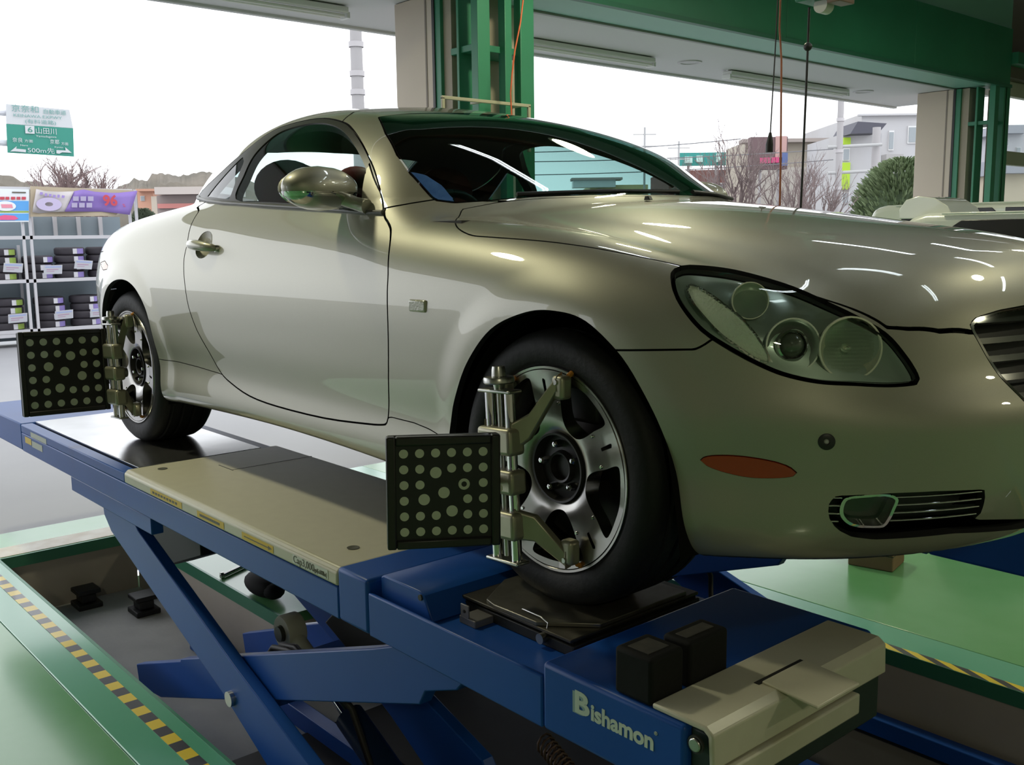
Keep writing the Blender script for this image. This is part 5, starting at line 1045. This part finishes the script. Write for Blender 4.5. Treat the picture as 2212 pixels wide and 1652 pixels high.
pole(38.3,1885,275,.16,'short grey pole carrying the crossbars by the white building')
for u0,u1,v0,v1,D,lab in ((1455,1700,262,240,50,0),):
    pass
BARK=mat('bare_twig_bark',(.19,.145,.14),.9)
def bare_tree(D,u,vb,vt,wpx,lab,seed,n=5,m=BARK,rm=1):
    rs=random.Random(seed); b=far(u,vb,D); t=far(u,vt,D); H=t[2]-FLOOR; Wm=wpx*D/FPX; k=empty('bare_tree',(b[0],b[1],FLOOR)); tag(k,lab,'tree','leafless trees')
    mb=MB(); br=MB()
    def grow(p,d,l,r,lev):
        q=p+d*l; mid=p+d*l*.5+Vector((rs.uniform(-.06,.06),rs.uniform(-.06,.06),0))*l
        (mb if lev==0 else br).tube([p,mid,q],[r*rm,r*.85*rm,r*.65*rm],5 if lev<2 else 3,False)
        if lev>=n: return
        for i in range(3 if lev<3 else 2):
            a=rs.uniform(0,6.28); s=rs.uniform(.35,.75); nd=(d+Vector((math.cos(a)*s,math.sin(a)*s,rs.uniform(-.05,.25)))).normalized()
            grow(p+d*l*rs.uniform(.55,1),nd,l*rs.uniform(.55,.8),r*.6,lev+1)
    for i in range(3): 
        a=rs.uniform(0,6.28); grow(Vector((0,0,0)),Vector((math.cos(a)*.35,math.sin(a)*.35,1)).normalized(),H*.36,.07*H/4,0)
    pa=np.array(br.v); zf=H/np.percentile(pa[:,2],99.5); sx=Wm/(np.percentile(pa[:,0],98)-np.percentile(pa[:,0],2))
    mb.build('trunk',m,k,smooth=0); br.build('branches',m,k,smooth=0); k.scale=(sx,sx,zf); return k
bare_tree(30,1560,470,268,190,'leafless tree in front of the red brown building',3,6); bare_tree(37,1690,480,330,150,'leafless tree in front of the beige building',5,6); bare_tree(23,1475,470,325,90,'small leafless tree beside the windscreen edge',8,5); bare_tree(26,1775,470,345,110,'slim leafless tree by the concrete pole',11,5)
bare_tree(58,115,520,335,190,'big bare tree below the expressway sign',13,7,mat('brown_winter_tree',(.21,.15,.145),.9),2.2); bare_tree(80,190,520,358,110,'smaller bare tree right of the one below the sign',14,7,MATS['brown_winter_tree'],2.2)
def blob_hill(name,pts,D,m,lab,cat,dep=18,seed=1):
    rs=random.Random(seed); mb=MB(); V=[];F=[]; n=len(pts)
    rs2=np.random.default_rng(seed); wob=np.convolve(rs2.normal(0,1,80),np.ones(5)/5,'same'); xs=np.linspace(pts[0][0],pts[-1][0],60); vs=np.interp(xs,[q[0] for q in pts],[q[1] for q in pts])
    rows=[]
    for j,(dd,f) in enumerate(((0,0),(.15,.55),(.35,.85),(.6,1.0),(1,.8))):
        for i,(u,v) in enumerate(zip(xs,vs)):
            t=far(u,v,D+dep*.6); b=FLOOR; h=(t[2]-b)*f; q=far(u,500,D+dep*dd); jit=wob[i+3*j]*.35*(f>0)*D/70
            V.append((q[0],q[1],b+max(h+jit,0)))
    for j in range(4):
        for i in range(59): F.append((j*60+i,j*60+i+1,(j+1)*60+i+1,(j+1)*60+i))
    mb.add(V,F); o=mb.build(name,m,None,smooth=0); tag(o,lab,cat); return o
HILL=mat('wooded_hillside',(.11,.10,.08),.9,noise=(.35,.4,(.18,.155,.125),6),bump=(.8,1)); 
o=blob_hill('wooded_hill',((230,425),(262,402),(300,386),(340,377),(365,381),(400,373),(430,371),(460,374),(520,378),(560,395)),110,HILL,'wooded hill behind the car tail','hill'); o=blob_hill('wooded_hill',((-200,380),(-60,372),(0,376),(40,380),(70,392),(130,398),(228,418)),140,HILL,'low wooded ridge behind the bare trees','hill',seed=4,dep=12)
# ------------------------------------------------------------------ buildings
def block_px(name,u0,u1,v0,v1,D,dep,m,parent,org):
    """box facing the camera between two columns and a top/bottom row of photo pixels"""
    a=far(u0,v0,D);b=far(u1,v0,D); zt=a[2]; zb=FLOOR if v1 is None or v1>=520 else far(u0,v1,D)[2]
    P_=[np.array((q[0],q[1],z))-org for z in (zb,zt) for q in (a,b,b+FH*dep,a+FH*dep)]
    mb=MB(); mb.add([tuple(q) for q in P_],[(0,1,5,4),(1,2,6,5),(2,3,7,6),(3,0,4,7),(4,5,6,7),(3,2,1,0)]); return mb.build(name,m,parent)
def building(name,lab,u0,u1,v0,D,dep,m,wins=(),extra=(),v1=520,cat='building'):
    org=far((u0+u1)/2,500,D); org=np.array((org[0],org[1],FLOOR)); B=empty(name,org); tag(B,lab,cat)
    block_px('wall',u0,u1,v0,v1,D,dep,m,B,org)
    for (a,b,c,d) in wins:
        f=block_px('window',a,b,c,d,D-.08,.1,mat('window_surround',(.62,.62,.62),.6),B,org); block_px('pane',a+(b-a)*.12,b-(b-a)*.12,c+(d-c)*.1,d-(d-c)*.1,D-.12,.06,mat('dull_window_glass',(.30,.33,.35),.15),f,org) if False else None
        q=block_px('pane',a+(b-a)*.1,b-(b-a)*.1,c+(d-c)*.08,d-(d-c)*.08,D-.12,.06,mat('dull_window_glass',(.26,.29,.31),.15),f,org)
    for e in extra: block_px(e[0],e[1],e[2],e[3],e[4],D-e[7] if len(e)>7 else D-.15,e[6] if len(e)>6 else .2,e[5],B,org)
    return B,org
WHT=mat('white_render_wall',(.46,.465,.49),.7,noise=(.4,.2,(.40,.385,.38),6)); BEI=mat('beige_wall',(.40,.36,.295),.7,noise=(.5,.2,(.34,.30,.25),6)); RBR=mat('red_brown_brick',(.22,.09,.075),.8,noise=(.8,.2,(.18,.08,.07),6)); GRO=mat('charcoal_awning',(.07,.07,.09),.7); LIME=mat('lime_panel',(.36,.55,.03),.6); BRN=mat('brown_billboard',(.14,.09,.095),.7); PNK=mat('pink_print',(.55,.06,.18),.6); TEA=mat('teal_billboard',(.03,.26,.235),.6)
building('apartment_house','tall white apartment house behind the fir bush',1862,2000,246,52,10,WHT,((1962,1990,272,310),(1921,1932,282,325)),(('ledge',1856,1992,246,250,WHT,.3,.3),('small_canopy',1915,1952,333,345,mat('grey_canopy',(.35,.34,.34),.7),.8,.8)))
B_,o_=building('shop_house','white shop house with charcoal awning and lime strips',1818,1905,290,44,5,WHT,((1822,1836,320,347),(1820,1835,415,440)),(('lime_strip',1823,1838,297,312,LIME,.15),('lime_strip',1820,1837,351,370,LIME,.15),('lime_strip',1819,1836,374,409,LIME,.15)))
mb=MB(); pts=[far(1820,294,44),far(1836,268,44),far(1897,272,44),far(1880,292,44)]; q=[p_-o_ for p_ in pts]; V=[tuple(p_-FH*1.0) for p_ in q]+[tuple(p_+FH*1.5) for p_ in q]; mb.add(V,[(3,2,1,0),(4,5,6,7),(0,1,5,4),(1,2,6,5),(2,3,7,6),(3,0,4,7)]); mb.build('awning',GRO,B_)
building('beige_house','beige two-storey house behind the leafless trees',1612,1797,306,54,5,BEI,((1744,1782,320,356),(1650,1690,390,412),(1735,1762,390,410)),(('roof_edge',1605,1800,300,308,mat('dark_eaves',(.30,.26,.24),.7),1.0,.8),('white_lower_wall',1618,1790,362,520,mat('off_white_wall',(.43,.40,.36),.7),.3,.25),('orange_drum',1786,1794,332,357,mat('orange_panel',(.85,.42,.10),.6),.3,.5)))
bb,bo=building('billboard','dark brown billboard with pink lettering in front of the beige house',1622,1702,296,50,.6,BRN,(),(),v1=366,cat='billboard')
block_px('billboard_leg',1640,1645,366,None,50.2,.2,CP,bb,bo); block_px('billboard_leg',1680,1685,366,None,50.2,.2,CP,bb,bo); block_px('billboard_picture',1676,1700,294,340,49.9,.08,mat('billboard_face_print',(.45,.28,.26),.7),bb,bo); block_px('billboard_blue_figure',1690,1702,330,358,49.85,.08,mat('blue_print',(.10,.14,.30),.7),bb,bo)
P_=far(1662,345,41.8)-bo; text('billboard_lettering','Karaoke' if False else 'Rouge',1.0,PNK,P_,tuple(RH),(0,0,1),bb,width=1.0,shear=.3) if False else None
for u,w in ((1642,7),(1650,7),(1658,8),(1667,8),(1676,7)): block_px('billboard_pink_stroke',u,u+w,341-(u-1640)*.05,353-(u-1640)*.05,49.85,.06,PNK,bb,bo)
building('brick_building','red brown brick building behind the leafless trees',1445,1622,368,62,8,RBR,((1530,1580,395,420),),(('taller_corner',1595,1622,356,520,RBR,.4,.3),))
bb,bo=building('billboard','teal billboard on posts above the brick building',1467,1570,330,60,.3,TEA,(),(('billboard_mark',1480,1496,338,352,mat('pale_teal_print',(.45,.66,.62),.6)),('billboard_mark',1505,1518,336,350,MATS['pale_teal_print']),('billboard_mark',1548,1560,331,350,MATS['pale_teal_print'])),v1=358,cat='billboard')
block_px('billboard_leg',1485,1489,358,None,60.2,.2,CP,bb,bo); block_px('billboard_leg',1545,1549,358,None,60.2,.2,CP,bb,bo)
building('yellow_building','cream yellow building with glazed balcony seen through the windscreen',1275,1400,400,48,8,mat('pale_yellow_wall',(.46,.40,.20),.7),((1290,1300,408,420),(1320,1332,408,420)),(('glazed_balcony',1238,1330,388,405,mat('white_balcony_glass',(.48,.52,.52),.3),1.0,.5),('balcony_roof',1235,1345,384,389,mat('dark_eaves',(.3,.26,.24),.7),1.2,.6)))
building('orange_house','orange walled house beyond the purple banner',296,330,412,75,8,mat('orange_wall',(.55,.30,.21),.7),((303,312,423,434),),(('cream_annex',326,356,424,520,mat('cream_annex_wall',(.52,.46,.38),.7),.5,.3),('roof',292,332,408,413,mat('orange_roof',(.48,.26,.18),.7),2,.8)))
building('long_roof_shed','long low shed with pale flat roof near the car tail',338,470,422,70,10,mat('shed_wall',(.26,.22,.21),.7),(),(('flat_roof',333,480,404,420,mat('pale_roof_edge',(.47,.42,.39),.7),6,1.0),('red_sign_band',340,470,440,450,mat('red_band',(.5,.2,.18),.7),.3,.3)))
building('grey_house','pale grey house seen through the far window',2166,2215,288,60,8,mat('pale_grey_wall',(.42,.42,.45),.7),((2170,2180,300,315),(2196,2206,318,330)),(('roof',2160,2220,270,288,mat('slate_roof',(.30,.31,.35),.7),4,.6),))
building('cream_house','cream house with dark roof at the right picture edge',2168,2230,374,40,8,mat('cream_house_wall',(.48,.42,.32),.7),(),(('roof',2176,2240,342,374,mat('slate_roof',(.3,.31,.35),.7),4,.6),))
# fir bush
def bush(D,u,vt,vb,wpx,lab,m,seed):
    rs=np.random.default_rng(seed); b=far(u,vb,D); t=far(u,vt,D); H=t[2]-FLOOR; Wm=wpx*D/FPX/2; k=empty('evergreen_bush',(b[0],b[1],FLOOR)); tag(k,lab,'bush')
    mb=MB(); n=7000; V=[];F=[]
    th=rs.uniform(0,2*np.pi,n); z=rs.beta(1.3,1.1,n); rr=np.sqrt(np.clip(1-z**2.2,0,1))*Wm*rs.uniform(.82,1.08,n)*(1+.12*np.sin(5*th+9*z))
    for a,zz,r in zip(th,z,rr):
        c=Vector((r*math.cos(a),r*math.sin(a),zz*H)); d=Vector((math.cos(a),math.sin(a),.8)).normalized(); s=Vector(rs.normal(size=3)).normalized(); l=.20; w_=.045
        i=len(V); V+=[tuple(c-s*w_),tuple(c+s*w_),tuple(c+d*l+s*w_*.3),tuple(c+d*l-s*w_*.3)]; F.append((i,i+1,i+2,i+3))
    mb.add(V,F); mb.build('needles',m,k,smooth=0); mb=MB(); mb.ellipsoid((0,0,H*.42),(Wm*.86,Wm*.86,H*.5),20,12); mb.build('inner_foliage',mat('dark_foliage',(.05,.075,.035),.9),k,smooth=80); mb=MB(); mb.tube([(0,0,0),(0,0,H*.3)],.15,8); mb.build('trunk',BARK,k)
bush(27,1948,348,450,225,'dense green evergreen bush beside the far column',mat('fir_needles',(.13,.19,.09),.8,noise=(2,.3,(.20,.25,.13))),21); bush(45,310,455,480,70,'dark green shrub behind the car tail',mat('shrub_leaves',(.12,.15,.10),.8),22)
# overhead wires
for i,(a,b,D) in enumerate((((1100,330),(1600,300),40),((1100,350),(1800,322),40.5),((1150,378),(1800,345),41))):
    pts=[far(a[0]+(b[0]-a[0])*t,a[1]+(b[1]-a[1])*t+14*t*(1-t)*4*.4,D) for t in np.linspace(0,1,12)]; mb=MB(); mb.tube(pts,.02,5); o=mb.build('overhead_wire',mat('wire',(.15,.15,.16),.6),smooth=60); tag(o,('topmost overhead wire over the brick building','middle overhead wire leading to the concrete pole','lowest overhead wire over the yellow building')[i],'wire','overhead wires')
# slim aerial posts
for u,vt,vb,D,lab in ((1464,305,372,46,'thin antenna mast beside the teal billboard'),(1391,275,330,44,'thin lamp mast above the bonnet line')):
    b=far(u,520,D);t=far(u,vt,D); k=empty('antenna_mast',(b[0],b[1],FLOOR)); tag(k,lab,'mast'); mb=MB(); mb.tube([(0,0,0),(0,0,t[2]-FLOOR)],.05,6); mb.build('mast_tube',MATS['grey_cross_arm'],k)
    for dz in (.3,.8,1.3): mb=MB(); mb.tube([tuple(-RH*.5+np.array((0,0,t[2]-FLOOR-dz))),tuple(RH*.5+np.array((0,0,t[2]-FLOOR-dz)))],.025,5); mb.build('mast_rod',MATS['grey_cross_arm'],k)

# ------------------------------------------------------------------ other vehicles in the next bay
def simple_van(name,loc,lab,L,Wd,H,rz=0,spoiler=True):
    V=empty(name,loc); V.rotation_euler=(0,0,rz); tag(V,lab,'van' if spoiler else 'car')
    WP=mat('white_van_paint',(.66,.68,.60),.3,0,.8); GL=mat('dark_van_glass',(.006,.006,.007),.25)
    h=Wd/2
    mb=MB(); mb.prism([(0,.22),(-.02,.85),(.02,H-.16),(.08,H-.03),(.20,H),(L-1.1,H-.01),(L-.75,H-.16),(L-.35,1.0),(L-.05,.86),(L,.25)],-h,h,'y'); mb.build('van_body',WP,V,bevel=.05,seg=4)
    for s in (-1,1):
        mb=MB(); mb.prism([(.33,H*.56),(.36,H-.085),(.42,H-.045),(1.15,H-.045),(1.2,H-.09),(1.2,H*.56)],s*(h+.001)-.006,s*(h+.001)+.006,'y'); mb.build('side_window',GL,V,bevel=.004)
        mb=MB(); mb.prism([(1.26,H*.56),(1.26,H-.045),(L-1.2,H-.06),(L-.95,H-.14),(L-.55,1.05)],s*(h+.001)-.006,s*(h+.001)+.006,'y'); mb.build('side_window',GL,V,bevel=.004)
        mb=MB(); mb.box((.3,s*h-.01,H-.012),(L-1.2,s*h+.012,H-.0)); mb.build('roof_gutter',WP,V,bevel=.005)
        for x in (.65,L-.72):
            mb=MB(); mb.lathe([(.0,.0),(.17,.01),(.19,.03),(.27,.035),(.29,.0),(.29,-.12)],32,Matrix.Translation((x,s*(h-.0),.29))@Matrix.Rotation(math.pi/2 if s<0 else -math.pi/2,4,'X')); mb.build('wheel',TYB2,V,smooth=40)
    mb=MB(); mb.prism([(-.03,.95),(-.03,H-.2),(-.01,H-.12),(.01,H-.12),(0,.95)],-h+.12,h-.12,'y'); mb.build('rear_window',GL,V)
    if spoiler:
        sp=empty('roof_visor',(-.02,-h+.30,H-.03),V); pr=[(0,0),(.0,.06),(.04,.115),(.12,.135),(.22,.12),(.30,.07),(.34,0)]
        mb=MB(); mb.prism(pr,-.20,-.185,'y'); mb.build('visor_side',WP,sp,bevel=.005); mb=MB(); mb.prism(pr,.185,.20,'y'); mb.build('visor_side',WP,sp,bevel=.005)
        mb=MB(); V_=[];F_=[]
        for i,(a,b) in enumerate(pr[0:]): V_+=[(a,-.19,b),(a,.19,b)]
        F_=[(2*i,2*i+1,2*i+3,2*i+2) for i in range(len(pr)-1)]; mb.add(V_,F_); mb.build('visor_shell',mat('clear_glossy_visor',(.62,.66,.64),.05,0,1,.02),sp,smooth=60)
    return V
TYB2=mat('van_tyre',(.025,.025,.025),.6)
simple_van('van',(-1.46,4.12,FLOOR),'white box van parked in the next bay behind the bonnet',3.4,1.48,1.76)
simple_van('parked_car',(-3.2,6.9,FLOOR),'white car parked farther back beside the white van',3.6,1.6,1.885,spoiler=False)
# ------------------------------------------------------------------ small things on the floor and in the pit
mb=MB(); q=[at(u,v,Z=FLOOR) for u,v in ((1900,1219),(1928,1237),(1962,1222))]; o=at(1928,1237,Z=FLOOR)
k=empty('wooden_block',o); tag(k,'brown wooden block on the green floor below the bumper','block'); M=Matrix.Rotation(math.radians(12),4,'Z')
mb=MB(); mb.box((-.22,.0,0),(.0,.20,.16),M); mb.build('block_body',mat('raw_wood',(.30,.18,.10),.7,noise=(8,.3,(.22,.13,.07))),k,bevel=.006); mb=MB(); mb.box((-.22,-.001,.075),(.001,.20,.079),M); mb.build('block_joint',BLKST,k)
for u,v,s,lab in ((188,1308,.72,'black iron foot against the rear pit wall'),(312,1322,.72,'black iron foot on the pit floor by the scissor arm')):
    b=at(u,v,Z=-1.13); k=empty('iron_foot',b); k.scale=(s,s,s); tag(k,lab,'foot','iron feet in the near pit'); IR=mat('black_cast_iron',(.012,.012,.014),.55)
    mb=MB(); mb.box((-.10,-.09,0),(.10,.09,.04)); mb.build('foot_base',IR,k,bevel=.008); mb=MB(); mb.box((-.07,-.055,.04),(.07,.055,.11)); mb.build('foot_body',IR,k,bevel=.012); mb=MB(); mb.box((-.09,-.085,.11),(.09,.085,.145)); mb.build('foot_top',IR,k,bevel=.008)
a=at(478,1245,Z=FLOOR+.012);b=at(556,1208,Z=FLOOR+.012); k=empty('steel_bar',a); tag(k,'shiny steel bar lying on the floor between the pits','bar'); mb=MB(); mb.tube([(0,0,0),tuple(b-a)],.011,10); mb.build('bar_rod',CHROME_,k); mb=MB(); mb.tube([(-.01,0,0),tuple((b-a)*.06)],.018,12); mb.build('bar_head',ZINC,k)
b=at(570,1285,Z=FLOOR); k=empty('rubber_boot',b); tag(k,'black rounded rubber boot on the pit edge under the runway','boot'); mb=MB(); mb.ellipsoid((0,0,.055),(.14,.07,.055),20,10); mb.build('boot_body',RUB,k,smooth=80); mb=MB(); mb.ellipsoid((.1,0,.05),(.06,.05,.04),14,8); mb.build('boot_neck',RUB,k,smooth=80)
